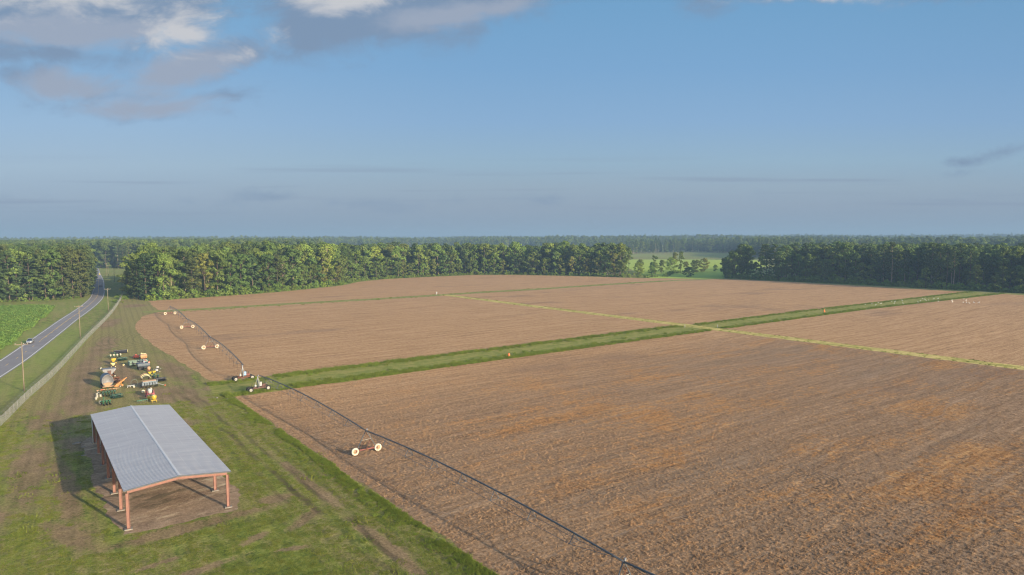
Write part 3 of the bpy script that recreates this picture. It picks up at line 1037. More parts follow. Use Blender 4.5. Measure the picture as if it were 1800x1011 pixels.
TINT = {'bright yellow green': (1.50, 1.42, 1.05), 'fresh green': (1.20, 1.20, 1.0), 'mid green': (1.0, 1.0, 1.0), 'olive green': (1.12, 0.98, 0.95),
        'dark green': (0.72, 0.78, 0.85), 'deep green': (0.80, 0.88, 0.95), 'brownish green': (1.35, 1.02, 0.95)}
KIND = {'broad': ('broadleaf_tree', 'broadleaf tree', 28.0), 'skirted': ('broadleaf_tree', 'full-skirted tree', 26.0), 'pine': ('pine_tree', 'bare-stemmed pine', 28.0),
        'lowpine': ('pine_tree', 'low-branched pine', 27.0), 'small': ('small_tree', 'small tree', 12.0)}


def tree(kind, vi, x, y, h, tint, label, group, wide=1.0, name=None):
    t, c, _ = VAR[kind][vi % len(VAR[kind])]
    nm, _, h0 = KIND[kind]
    root = thing(name or nm, label, 'tree', (x, y, 0), U(0, 2 * PI), group)
    s = h / h0
    root.scale = (s * wide, s * wide, s)
    a = place_mesh('trunk', t, root)
    b = place_mesh('crown', c, root)
    b.color = TINT[tint] + (1.0,)
    return root


def walk(poly, step, jitter=0.3):
    pts = []
    carry = 0.0
    for i in range(len(poly) - 1):
        a, b = Vector(poly[i]), Vector(poly[i + 1])
        L = (b - a).length
        t = (b - a) / L
        d = carry
        while d < L:
            pts.append((a + t * d + Vector((U(-jitter, jitter), U(-jitter, jitter))) * step, Vector((-t.y, t.x))))
            d += step * U(0.85, 1.15)
        carry = d - L
    return pts


def inside(p, poly):
    r = False
    n = len(poly)
    for i in range(n):
        a, b = poly[i], poly[(i + 1) % n]
        if (a[1] > p[1]) != (b[1] > p[1]) and p[0] < (b[0] - a[0]) * (p[1] - a[1]) / (b[1] - a[1]) + a[0]:
            r = not r
    return r


def ordinal(n):
    return '%d%s' % (n, 'th' if 10 <= n % 100 <= 20 else {1: 'st', 2: 'nd', 3: 'rd'}.get(n % 10, 'th'))


def weighted(L):
    t = U(0, sum(w for _, w in L))
    for v, w in L:
        t -= w
        if t <= 0:
            return v
    return L[-1][0]


SIZE = lambda h: 'tall' if h > 29 else ('medium' if h > 24 else 'low')

# --- left wood: pines beside the road
LEFTF = [(-14, 481), (0, 481), (16, 478), (30, 477), (39, 483), (42, 500), (46.5, 540), (51.5, 590), (56, 640), (62, 700)]
k = 0
for p, nrm in walk(LEFTF, 5.6, .22):
    k += 1
    h = U(26, 31)
    kd = weighted([('lowpine', .90), ('skirted', .10)])
    tint = weighted([('mid green', 3), ('olive green', 3), ('deep green', 2)])
    tree(kd, k, p.x, p.y, h, tint, '%s %s, %s along the left wood edge counting round to the road' % (tint, KIND[kd][1], ordinal(k)), 'trees edging the pine wood left of the road', U(.9, 1.15))
for j in range(22):
    q = LEFTF[0]
    x, y = U(-8, 42), U(487, 540)
    h = U(27, 32.5)
    tree('pine' if j % 3 else 'lowpine', j, x, y, h, weighted([('mid green', 2), ('deep green', 2), ('olive green', 1)]),
         'pine crown rising behind the front pines of the left wood', 'pines standing inside the left wood')

# --- middle wood: long sunlit edge behind the field
MIDF = [(88, 600), (74, 530), (65, 480), (68.5, 441), (97, 445), (142, 456), (203, 489), (232, 520), (248, 532), (301, 539), (357, 538), (393, 514), (425, 457), (441, 412)]
k = 0
front = []
for p, nrm in walk(MIDF, 8.2, .32):
    k += 1
    u = k / 59.0
    h = U(12, 23) + 4.5 * noise.noise(Vector((k * .23, 1.7, 0)))
    if 0.30 < u < 0.55:
        kd = weighted([('skirted', .5), ('lowpine', .38), ('broad', .12)])
        tint = weighted([('mid green', 3), ('deep green', 3), ('olive green', 2), ('brownish green', .7)])
    else:
        kd = weighted([('skirted', .58), ('broad', .42)])
        tint = weighted([('mid green', 3), ('fresh green', .9), ('olive green', 3), ('deep green', 2), ('brownish green', .8)])
    if 0.30 < u < 0.55:
        h = U(22, 28)
    tree(kd, k, p.x, p.y, h, tint, "%s %s, %s in the sunlit wood's front row from the road" % (tint, KIND[kd][1], ordinal(k)),
         'front row of the sunlit wood behind the field', U(.9, 1.25))
    front.append((p, k))
    if k > 9:
        q = p + nrm * U(8, 14)
        h = U(24.5, 31) + 3.5 * noise.noise(Vector((k * .21, 8.7, 0)))
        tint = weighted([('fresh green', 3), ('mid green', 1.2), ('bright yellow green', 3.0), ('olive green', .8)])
        kd = weighted([('broad', .78), ('pine', .22)])
        if 0.32 < u < 0.52:
            kd = weighted([('broad', .4), ('pine', .6)])
            h = U(26, 30)
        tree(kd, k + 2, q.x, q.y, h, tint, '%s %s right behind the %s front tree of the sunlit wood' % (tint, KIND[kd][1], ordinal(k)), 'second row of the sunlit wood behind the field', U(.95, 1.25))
tr_, cr_ = VAR['broad'][2][0], VAR['broad'][2][1]
tree('broad', 0, 76.5, 438.5, 27, 'fresh green', 'broadleaf tree with pale forked trunk standing out in front of the wood corner', 'single trees at the wood edge', 1.0)
tree('broad', 2, 81, 440, 25, 'mid green', 'broadleaf tree with round crown right of the pale forked trunk tree', 'single trees at the wood edge', 1.0)
for i, (x, y, h) in enumerate(((197, 491, 28), (154, 463, 22))):
    lab = ('tall dead pale tree with bare branches in the front of the sunlit wood', 'shorter dead bare tree leaning out of the sunlit wood')[i]
    root = thing('dead_tree', lab, 'tree', (x, y, 0), U(0, 6), 'dead trees in the sunlit wood')
    root.scale = (1, 1, h / 22.0)
    place_mesh('trunk', SNAGS[i][0], root)
    place_mesh('branches', SNAGS[i][1], root)

# bushes along the bright foot of the middle wood
k = 0
for p, nrm in walk([(69, 438.0), (97, 441.5), (142, 451.5), (172, 467), (205, 485)], 3.3, .3):
    k += 1
    t, c, _ = VAR['bush'][k % 3]
    s = U(.9, 1.5) * (1.25 if k < 22 else 0.95)
    r = thing('bush', 'bright green bush, %s from the road along the foot of the sunlit wood' % ordinal(k), 'bush', (p.x, p.y, 0), U(0, 6), 'bushes along the foot of the sunlit wood')
    r.scale = (s, s, s * U(.8, 1.2))
    place_mesh('stems', t, r)
    b = place_mesh('leaves', c, r)
    b.color = TINT[weighted([('fresh green', 1), ('mid green', 3), ('deep green', 1)])] + (1,)

# --- right wood: shaded edge
RIGHTF = [(560, 392), (522, 371), (494, 350), (499, 300), (503, 250), (505, 200), (506, 150), (506, 128)]
k = 0
for p, nrm in walk(RIGHTF, 7.0, .62):
    k += 1
    h = U(14, 24) if k > 9 else U(11, 17)
    kd = weighted([('skirted', .62), ('broad', .28), ('lowpine', .10)])
    if p.y < 225:
        kd = weighted([('skirted', .5), ('broad', .25), ('pine', .25)])
        h = h * .72 if kd != 'pine' else U(27, 31)
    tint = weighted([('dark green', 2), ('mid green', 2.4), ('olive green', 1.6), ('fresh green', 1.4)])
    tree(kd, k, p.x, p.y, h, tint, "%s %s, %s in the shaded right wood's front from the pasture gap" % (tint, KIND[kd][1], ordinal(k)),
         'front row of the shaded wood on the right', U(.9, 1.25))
    if k > 9:
        q = p + nrm * U(8, 14)
        h = U(24, 31)
        kd = weighted([('broad', .35), ('pine', .65)])
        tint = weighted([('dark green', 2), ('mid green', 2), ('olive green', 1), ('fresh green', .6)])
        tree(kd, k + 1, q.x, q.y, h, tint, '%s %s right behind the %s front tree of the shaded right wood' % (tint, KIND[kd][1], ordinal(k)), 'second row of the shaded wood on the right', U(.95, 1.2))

# --- trees standing in the gap
GAP = [('broad', 0, 531, 440, 20, 'brownish green', 'tan and green broadleaf tree at the near side of the pasture gap', .9), ('skirted', 1, 512, 449, 17, 'fresh green', 'slim leafy tree at the wood end of the pasture gap', .9),
       ('broad', 3, 545, 443, 21, 'bright yellow green', 'yellow green tree, tallest in the pasture gap', .75), ('small', 0, 565, 430, 13.5, 'brownish green', 'round tan tree standing alone in the pasture gap', 1.15),
       ('small', 0, 483.5, 384, 8.6, 'dark green', 'wide dark round tree low in the pasture gap by the field', 1.75), ('small', 1, 556, 436, 12, 'mid green', 'small green tree beside the round tan tree in the gap', 1.1),
       ('small', 1, 486, 428, 12, 'deep green', 'slim dark little tree behind the field end of the sunlit wood', .9), ('small', 1, 498, 436, 11, 'fresh green', 'light green little tree between the slim ones in the gap', 1.0)]
GAP += [('small', 0, 452, 414, 13, 'bright yellow green', 'yellow green little tree nearest the field end of the sunlit wood', 1.1), ('small', 1, 466, 424, 15, 'olive green', 'olive little tree second from the field end of the sunlit wood', 1.0),
        ('small', 0, 476, 420, 9, 'fresh green', 'short bright tree third from the field end of the sunlit wood', 1.2), ('small', 1, 510, 438, 13, 'fresh green', 'fresh green tree in the middle of the pasture gap row', 1.1),
        ('small', 0, 522, 436, 15, 'bright yellow green', 'yellow green tree left of the tallest gap tree', 1.1), ('small', 1, 538, 430, 11, 'brownish green', 'low brownish tree below the tallest gap tree', 1.3),
        ('small', 0, 551, 428, 12, 'olive green', 'olive tree between the tallest gap tree and the tan tree', 1.2), ('small', 1, 575, 424, 7, 'deep green', 'lowest dark tree at the right end of the gap row', 1.4)]
for kd, vi, x, y, h, tint, lab, wd in GAP:
    tree(kd, vi, x, y, h, tint, lab, 'trees standing in the pasture gap', wd)


# ------------------------------------------------------------------ scattered stuff (geometry nodes)
def source_collection(name, meshes, tints=None):
    c = bpy.data.collections.new(name)
    for i, me in enumerate(meshes):
        o = bpy.data.objects.new(me.name, me)
        if tints:
            o.color = tints[i % len(tints)] + (1.0,)
        c.objects.link(o)
    return c


def scatter(name, label, cat, pts, coll, aligned=False):
    """pts: (x, y, z, scale, index) -> one object that instances the collection on its points"""
    me = bpy.data.meshes.new(name)
    me.from_pydata([p[:3] for p in pts], [], [])
    a = me.attributes.new('scl', 'FLOAT', 'POINT')
    a.data.foreach_set('value', [float(p[3]) for p in pts])
    a = me.attributes.new('idx', 'INT', 'POINT')
    a.data.foreach_set('value', [int(p[4]) for p in pts])
    a = me.attributes.new('rot', 'FLOAT', 'POINT')
    a.data.foreach_set('value', [(RND.choice((0, PI)) + U(-.3, .3)) if aligned else U(0, 2 * PI) for p in pts])
    ng = bpy.data.node_groups.new('scatter_' + name, 'GeometryNodeTree')
    ng.interface.new_socket('Geometry', in_out='INPUT', socket_type='NodeSocketGeometry')
    ng.interface.new_socket('Geometry', in_out='OUTPUT', socket_type='NodeSocketGeometry')
    N, L = ng.nodes, ng.links
    gi, go = N.new('NodeGroupInput'), N.new('NodeGroupOutput')
    ci = N.new('GeometryNodeCollectionInfo')
    ci.inputs['Collection'].default_value = coll
    ci.inputs['Separate Children'].default_value = True
    ci.inputs['Reset Children'].default_value = True
    ip = N.new('GeometryNodeInstanceOnPoints')
    ip.inputs['Pick Instance'].default_value = True

    def attr(nm, typ):
        n = N.new('GeometryNodeInputNamedAttribute')
        n.data_type = typ
        n.inputs['Name'].default_value = nm
        return n.outputs['Attribute']
    cx = N.new('ShaderNodeCombineXYZ')
    L.new(attr('rot', 'FLOAT'), cx.inputs[2])
    L.new(gi.outputs[0], ip.inputs['Points'])
    L.new(ci.outputs[0], ip.inputs['Instance'])
    L.new(attr('idx', 'INT'), ip.inputs['Instance Index'])
    L.new(cx.outputs[0], ip.inputs['Rotation'])
    L.new(attr('scl', 'FLOAT'), ip.inputs['Scale'])
    L.new(ip.outputs[0], go.inputs[0])
    o = bpy.data.objects.new(name, me)
    COL.objects.link(o)
    md = o.modifiers.new('scatter', 'NODES')
    md.node_group = ng
    return tag(o, label, cat, kind='stuff')


def fill(poly, spacing, jit=.45):
    xs = [p[0] for p in poly]
    ys = [p[1] for p in poly]
    out = []
    y = min(ys)
    while y < max(ys):
        x = min(xs)
        while x < max(xs):
            q = (x + U(-jit, jit) * spacing, y + U(-jit, jit) * spacing)
            if inside(q, poly):
                out.append(q)
            x += spacing
        y += spacing
    return out


WOODSRC = [v[2] for v in VAR['broad']] + [v[2] for v in VAR['skirted']] + [v[2] for v in VAR['pine']] + [v[2] for v in VAR['lowpine']]
NB_, NS_, NP_, NL_ = 5, 4, 4, 3
wood_tints = [TINT[t] for t in ('fresh green', 'bright yellow green', 'mid green', 'bright yellow green', 'fresh green', 'mid green', 'deep green', 'olive green', 'fresh green',
                                'mid green', 'deep green', 'olive green', 'mid green', 'mid green', 'deep green', 'olive green')]
WOODCOL = source_collection('woodland_sources', WOODSRC, wood_tints)
WOODN = len(WOODSRC)
FARCOL = source_collection('far_wood_sources', WOODSRC, [tuple(c * .50 for c in t) for t in wood_tints])  # same trees; the dim tone of hazy distance is painted into darker tints


def pick(pine_share):
    if RND.random() < pine_share:
        return NB_ + NS_ + RND.randrange(NP_ + NL_)
    return RND.randrange(NB_ + NS_)


left_in = [(-110, 490), (-14, 490), (20, 486), (34, 487), (40, 545), (49, 620), (55, 700), (40, 760), (-110, 760)]
pts = [(x, y, 0, U(.9, 1.14), pick(.8)) for x, y in fill(left_in, 6.2) if not (-10 < x < 44 and y < 545)]
scatter('woodland', 'dense interior of the pine wood left of the road', 'woodland', pts, WOODCOL)
mid_in = [(92, 560), (80, 470), (100, 456), (142, 472), (196, 506), (238, 551), (300, 557), (362, 555), (406, 528), (440, 464), (452, 428), (476, 452), (455, 540), (400, 620), (300, 650), (200, 620), (150, 590), (110, 650)]
pts = [(x, y, 0, U(.80, 1.08) + .12 * noise.noise(Vector((x / 22, y / 22, 2))) + (.10 if 130 < x < 215 else 0), pick(.2)) for x, y in fill(mid_in, 7.6)]
scatter('woodland', 'leafy interior of the sunlit wood behind the field', 'woodland', pts, WOODCOL)
right_in = [(526, 386), (516, 355), (518, 300), (522, 250), (524, 200), (525, 60), (690, 20), (690, 380), (610, 430)]
pts = [(x, y, 0, U(.78, 1.06) + .12 * noise.noise(Vector((x / 22, y / 22, 5))), pick(.5)) for x, y in fill(right_in, 7.6) if not (y > 325 + max(0, (x - 560) * .5))]
scatter('woodland', 'dark interior of the shaded wood on the right', 'woodland', pts, WOODCOL)
wood2 = [(-140, 960), (30, 1000), (64, 1010), (78, 960), (118, 905), (150, 900), (240, 930), (330, 985), (440, 1120), (480, 1260), (420, 1420), (-140, 1420)]
pts = [(x, y, terrain(x, y), U(.95, 1.22), pick(.35)) for x, y in fill(wood2, 8.6) if not (60 < x < 98 and y < 1010)]
scatter('woodland', 'hazy wood beyond the road bend', 'woodland', pts, WOODCOL)

# far woods, thinning in detail with distance
CLEAR = [  # clearings given on the ground
    [(430, 395), (485, 345), (640, 420), (1160, 790), (1200, 930), (1050, 960), (700, 700), (440, 480)],
    [(1475, 1085), (1720, 1235), (1650, 1390), (1440, 1290)]]
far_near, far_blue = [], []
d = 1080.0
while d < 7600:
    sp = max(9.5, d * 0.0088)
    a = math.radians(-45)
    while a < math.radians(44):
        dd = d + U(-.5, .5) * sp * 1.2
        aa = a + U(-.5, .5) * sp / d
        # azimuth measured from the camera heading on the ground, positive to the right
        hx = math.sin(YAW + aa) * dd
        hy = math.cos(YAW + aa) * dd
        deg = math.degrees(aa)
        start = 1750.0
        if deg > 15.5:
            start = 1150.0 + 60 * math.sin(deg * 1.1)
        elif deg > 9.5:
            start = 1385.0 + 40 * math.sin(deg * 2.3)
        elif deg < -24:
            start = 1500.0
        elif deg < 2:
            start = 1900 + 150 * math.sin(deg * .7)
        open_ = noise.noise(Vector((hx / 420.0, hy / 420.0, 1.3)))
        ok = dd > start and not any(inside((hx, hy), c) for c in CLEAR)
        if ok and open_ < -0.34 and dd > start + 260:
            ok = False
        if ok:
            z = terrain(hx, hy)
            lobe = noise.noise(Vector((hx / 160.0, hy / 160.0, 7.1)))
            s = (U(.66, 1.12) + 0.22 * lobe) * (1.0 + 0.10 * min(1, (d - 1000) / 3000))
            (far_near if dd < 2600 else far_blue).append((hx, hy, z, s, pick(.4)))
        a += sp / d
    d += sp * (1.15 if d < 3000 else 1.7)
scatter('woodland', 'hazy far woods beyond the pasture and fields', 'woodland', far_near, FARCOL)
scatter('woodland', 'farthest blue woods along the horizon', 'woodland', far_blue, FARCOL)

# undergrowth
BUSHCOL = source_collection('bush_sources', [v[2] for v in VAR['bush']], [TINT['mid green'], TINT['deep green'], TINT['olive green']])
pts = []
for p, n in walk([(205, 486), (232, 515), (248, 528), (301, 535.5), (357, 535), (391, 511), (422, 455), (437, 410)], 2.6, .5):
    pts.append((p.x, p.y, 0, U(.5, 1.0), RND.randrange(3)))
for p, n in walk([(520, 368), (492, 348), (496.5, 300), (500.5, 250), (502.5, 200), (503.5, 120)], 1.9, .6):
    pts.append((p.x, p.y, 0, U(.7, 1.5), RND.randrange(3)))
for p, n in walk([(-14, 479), (0, 479), (16, 476), (30, 475), (38, 482)], 2.2, .4):
    pts.append((p.x, p.y, 0, U(.3, .7), RND.randrange(3)))
for p, n in walk([(440, 404), (470, 398), (520, 434), (570, 432)], 3.5, .7):
    pts.append((p.x, p.y, 0, U(.4, .9), RND.randrange(3)))
scatter('undergrowth', 'low shrubs and saplings along the feet of the woods', 'undergrowth', pts, BUSHCOL)
pts = [(U(-.6, .6) + 58.5 + U(-3, 2), y + U(-1, 1), 0, U(.25, .6), RND.randrange(3)) for y in range(452, 478, 1)]
pts += [(53 + U(-2, 2), 436 + U(-6, 10), 0, U(.2, .45), RND.randrange(3)) for _ in range(14)]
scatter('vines', 'overgrown vines and weeds round the far end of the fence', 'weeds', pts, BUSHCOL)


# ------------------------------------------------------------------ grass and crop tufts
def tuft(seed, n, h, spread, w, lean=0.5):
    r = random.Random(seed)
    mb = MB()
    for _ in range(n):
        a = r.uniform(0, 2 * PI)
        q = spread * math.sqrt(r.random())
        b = Vector((math.cos(a) * q, math.sin(a) * q, -0.02))
        d = Vector((r.gauss(0, lean), r.gauss(0, lean), 1)).normalized()
        L = h * r.uniform(.6, 1.15)
        s = Vector((-d.y + .01, d.x, 0)).normalized() * w
        if r.random() < .5:
            s = Vector((s.y, -s.x, 0))
        tip = b + d * L + Vector((d.x, d.y, -0.15)) * L * .25
        mid = b + d * L * .55
        mb.add([b - s * .6, b + s * .6, mid + s, tip, mid - s], [(0, 1, 2, 3, 4)])
    return mb


def twigs(seed, n, h, spread, w):
    r = random.Random(seed)
    mb = MB()
    for _ in range(n):
        a = r.uniform(0, 2 * PI)
        q = spread * math.sqrt(r.random())
        c = Vector((math.cos(a) * q, math.sin(a) * q, r.uniform(0, h)))
        d = Vector((r.gauss(0, 1.3), r.gauss(0, .7), r.gauss(0, .40))).normalized()
        s = d.cross(Vector((r.gauss(0, 1), r.gauss(0, 1), r.gauss(0, 1)))).normalized() * w
        L = r.uniform(.5, 1.1) * spread
        c.z = max(c.z, abs(d.z) * L * .5)
        mb.add([c - d * L * .5 - s * .4, c - d * L * .5 + s * .4, c + s, c + d * L * .5, c - s], [(0, 1, 2, 3, 4)])
    return mb


GRASSCOL = source_collection('tall_grass_sources', [tuft(s, 46, h, .75, .035, .35).mesh('tall_grass', M['blade']) for s, h in ((1, .75), (2, .95), (3, .6))],
                             [TINT['fresh green'], TINT['mid green'], TINT['bright yellow green']])
LAWNCOL = source_collection('lawn_sources', [tuft(s, 34, h, .40, .022, .6).mesh('lawn', M['lawnblade']) for s, h in ((4, .13), (5, .18), (6, .10))],
                            [TINT['fresh green'], TINT['mid green'], TINT['olive green']])
STUBCOL = source_collection('stubble_sources', [twigs(s, n, h, sp, .022).mesh('stubble', M['stubble']) for s, n, h, sp in ((7, 18, .09, .24), (8, 16, .12, .20), (9, 20, .06, .28), (10, 14, .17, .18))])
CROPCOL = source_collection('crop_sources', [bush(s, .75, .42, 7, 16, .22)[1].mesh('crop', M['crop']) for s in (71, 72)], [TINT['fresh green'], TINT['mid green']])

pts = []
for i in range(5200):
    x = 40 + 452 * RND.random() ** 1.5
    if abs(x - 220) < 4.5:
        continue
    lo = 159.6 if x < 330 else 159.6 - (x - 330) * .055
    hi = 177.3 if x < 220 else 175.8 - max(0, x - 300) * .03
    y = lo + abs(RND.gauss(0, 2.0)) if RND.random() < .55 else hi - abs(RND.gauss(0, 1.7))
    if x < 56 and RND.random() < .75:
        continue
    pts.append((x, y, 0, U(.5, 1.05) * (1 if x < 230 else .8), RND.randrange(3)))
for i in range(3600):
    y = U(36, 158)
    x = EDGE_X - .2 - abs(RND.gauss(0, 1.1)) + .5 * noise.noise(Vector((0, y * .2, 3)))
    if noise.noise(Vector((x * .4, y * .12, 5))) < -.25:
        continue
    pts.append((x, y, 0, U(.20, .45), RND.randrange(3)))
for i in range(420):
    y = U(20, 350)
    pts.append((220 + RND.choice((-1, 1)) * abs(RND.gauss(2.5, .4)), y, 0, U(.2, .45), RND.randrange(3)))
for i in range(500):
    x = U(60, 430)
    pts.append((x, 361 + RND.choice((-1, 1)) * abs(RND.gauss(3.6, .7)), 0, U(.3, .6), RND.randrange(3)))
scatter('tall_grass', 'tall fresh green grass along the edges of the strips and the field', 'grass', pts, GRASSCOL)


def dirt_at(x, y):
    b = -1
    for cx, cy, rx, ry, ro in DIRT:
        dx, dy = x - cx, y - cy
        c, s = math.cos(-ro), math.sin(-ro)
        b = max(b, 1 - math.hypot((dx * c - dy * s) / rx, (dx * s + dy * c) / ry))
    return b


pts = []
for i in range(30000):
    y = 50 + 115 * RND.random() ** 1.35
    x = U(-14, EDGE_X - .5)
    if 9.5 < x < 26 and 92 < y < 143:
        continue
    if dirt_at(x, y) + .9 * noise.noise(Vector((x * .3, y * .3, 2))) > .05:
        continue
    if any(abs(x - q) < .5 for q in (32.2, 34.3)) and y < 150 and RND.random() < .8:
        continue
    pts.append((x, y, 0, U(.6, 1.25), RND.randrange(3)))
for i in range(260):
    y = 50 + 130 * RND.random()
    x = U(-14, EDGE_X)
    if noise.noise(Vector((x * .09, y * .07, 12))) < .05 or (9 < x < 27 and 90 < y < 145):
        continue
    pts.append((x, y, 0, U(1.5, 3.0), RND.randrange(3)))
scatter('lawn_grass', 'short mown grass of the near farm yard', 'grass', pts, LAWNCOL)

pts = []
for i in range(150000):
    dd = 62 + 190 * RND.random() ** 1.3
    aa = U(-.66, .74)
    x, y = math.sin(YAW + aa) * dd, math.cos(YAW + aa) * dd
    if x < EDGE_X + .3 or y > 158.5 or x > 216:
        continue
    w = noise.noise(Vector((x * .012, y * .15, 1))) + .6 * noise.noise(Vector((x * .3, y * .6, 4)))
    if w < -.42 and RND.random() < .7:
        continue
    y = (round((y + 1.2 * noise.noise(Vector((x * .02, y * .02, 6)))) / .92) * .92) + RND.gauss(0, .26)
    if y > 158.5:
        continue
    pts.append((x, y, 0, U(.45, .9), RND.randrange(4)))
scatter('crop_residue', 'dry broken plants and straw lying over the near brown field', 'crop residue', pts, STUBCOL, True)

pts = []
row = -40.0
while row < 23:
    y = 236.0
    while y < 440:
        x = row + .12 * (y - 236)
        q = (x, y)
        if inside(q, crop_poly) and noise.noise(Vector((x * .12, y * .05, 8))) > -.45:
            pts.append((x + U(-.12, .12), y, 0, U(1.0, 1.75), RND.randrange(2)))
        y += .8
    row += 1.55
scatter('crop_plants', 'rows of young green crop plants left of the road', 'crop', pts, CROPCOL)


# ------------------------------------------------------------------ steel shed
def build_shed():
    W, L = 12.0, 44.6
    root = thing('equipment_shed', 'open steel pole shed with grey metal gable roof and salmon columns on dirt', 'shed', (11.25, 94.0, 0), math.radians(-1.0))
    zL, zR, zr = 4.86, 4.74, 5.42
    ov, og = 0.28, 0.22
    # two roof slopes with real ribs running from ridge to eave
    mb = MB()
    n = int((L + 2 * og) / 0.50)
    for side in (0, 1):
        xe = -ov if side == 0 else W + ov
        ze = (zL if side == 0 else zR) + 0.20
        prof = []
        for i in range(n):
            y0 = -og + i * 0.50
            prof += [(y0, 0.0), (y0 + 0.36, 0.0), (y0 + 0.39, 0.018), (y0 + 0.47, 0.018)]
        prof.append((-og + n * 0.50, 0.0))
        vs, fs = [], []
        for y, dz in prof:
            vs += [(xe, y, ze + dz), (6.0, y, zr + 0.24 + dz), (xe, y, ze - 0.03), (6.0, y, zr + 0.21)]
        for i in range(len(prof) - 1):
            a, b = 4 * i, 4 * i + 4
            fs.append((a, a + 1, b + 1, b) if side else (a, b, b + 1, a + 1))
            fs.append((a + 2, b + 2, b + 3, a + 3) if side else (a + 2, a + 3, b + 3, b + 2))
            fs.append((a, b, b + 2, a + 2) if side else (a, a + 2, b + 2, b))
        e = 4 * (len(prof) - 1)
        fs += [(0, 2, 3, 1), (e, e + 1, e + 3, e + 2)]
        mb.add(vs, fs)
    roof = mb.build('roof', M['roof'], root)
    cap = MB()
    cap.add([(5.86, -og - .02, zr + .275), (6.0, -og - .02, zr + .295), (6.14, -og - .02, zr + .275), (5.86, L + og, zr + .275), (6.0, L + og, zr + .295), (6.14, L + og, zr + .275)],
            [(0, 1, 4, 3), (1, 2, 5, 4)])
    cap.build('ridge_cap', M['capsteel'], roof)
    tr = MB()
    for side in (0, 1):
        xe = -ov if side == 0 else W + ov
        ze = (zL if side == 0 else zR) + 0.20
        tr.bar((xe, -og - .035, ze - .06), (6.0, -og - .035, zr + .18), .03, .16)
    tr.build('gable_trim', M['galv'], roof)
    # frames
    ys = [0.12 + i * (L - 0.24) / 6 for i in range(7)]
    for i, y in enumerate(ys):
        fr = MB()
        for side in (0, 1):
            x0 = 0.14 if side == 0 else W - 0.14
            z0 = zL if side == 0 else zR
            a, b = Vector((x0, y, z0 - 0.10)), Vector((6.0, y, zr - 0.10))
            d = b - a
            fr.bar(a, b, .035, .42)
            for o in (-.20, .20):
                fr.bar(a + Vector((0, 0, o)), b + Vector((0, 0, o)), .20, .03)
        fr.build('rafter', M['primer'], root)
        for side in (0, 1):
            x0 = 0.14 if side == 0 else W - 0.14
            z0 = (zL if side == 0 else zR) - .30
            c = MB()
            c.box((x0, y, z0 / 2 + .06), (.36, .03, z0 - .12))
            for o in (-.18, .18):
                c.box((x0 + o, y, z0 / 2 + .06), (.03, .26, z0 - .12))
            c.box((x0, y, .15), (.46, .40, .03))
            col = c.build('column', M['primer'], root)
            f = MB()
            f.box((x0, y, .02), (.95, .80, .22), rz=.04 * (i - 3), taper=.93)
            f.build('footing', M['concrete'], col)
    for side in (0, 1):
        for k in range(6):
            t = (k + .05) / 5.2
            x = (0.02 + 5.8 * t) if side == 0 else (W - .02 - 5.8 * t)
            z = ((zL if side == 0 else zR) * (1 - t) + zr * t) + .165
            pu = MB()
            pu.box((x, L / 2, z - .06), (.07, L, .14))
            pu.build('purlin', M['rust'], root)
    dp = MB()
    for o in (.35, .75):
        dp.tube([(-.12, L - o, 0.05), (-.12, L - o, 4.72)], .075, 8)
    dp.build('downpipe', M['white'], root)
    w = MB()
    w.tube([(W - .02, ys[1] + .22, .06), (W - .02, ys[1] + .22, 1.1)], .09, 8)
    w.build('pipe_sleeve', M['white'], root)


build_shed()
for x, y, s, rz, lab in ((9.6, 139.6, (1.5, .9, .28), .3, 'pale concrete lump on dirt beside the far end of the shed'), (10.0, 131.2, (1.0, .6, .14), .1, 'low concrete slab beside a shed column footing'),
                         (10.3, 136.4, (.9, .35, .12), .7, 'small broken concrete strip on dirt near the pale concrete lump'), (39.4, 157.6, (.8, .5, .22), .2, 'pale lump of straw and soil at the field corner'),
                         (37.9, 160.4, (.5, .4, .3), .2, 'small white stone in the grass near the wheeled cart')):
    mb = MB()
    mb.ball((0, 0, s[2] * .35), (s[0] / 2, s[1] / 2, s[2] / 2 + .06), 9, 6)
    mb.v = [(v[0] * (1 + .25 * noise.noise(Vector(v) * 3)), v[1] * (1 + .25 * noise.noise(Vector(v) * 3 + Vector((5, 0, 0)))), v[2]) for v in mb.v]
    tag(mb.build('concrete_lump' if 'concrete' in lab else 'stone', M['concrete'], None, (x, y, 0), rz), lab, 'concrete' if 'concrete' in lab else 'stone')


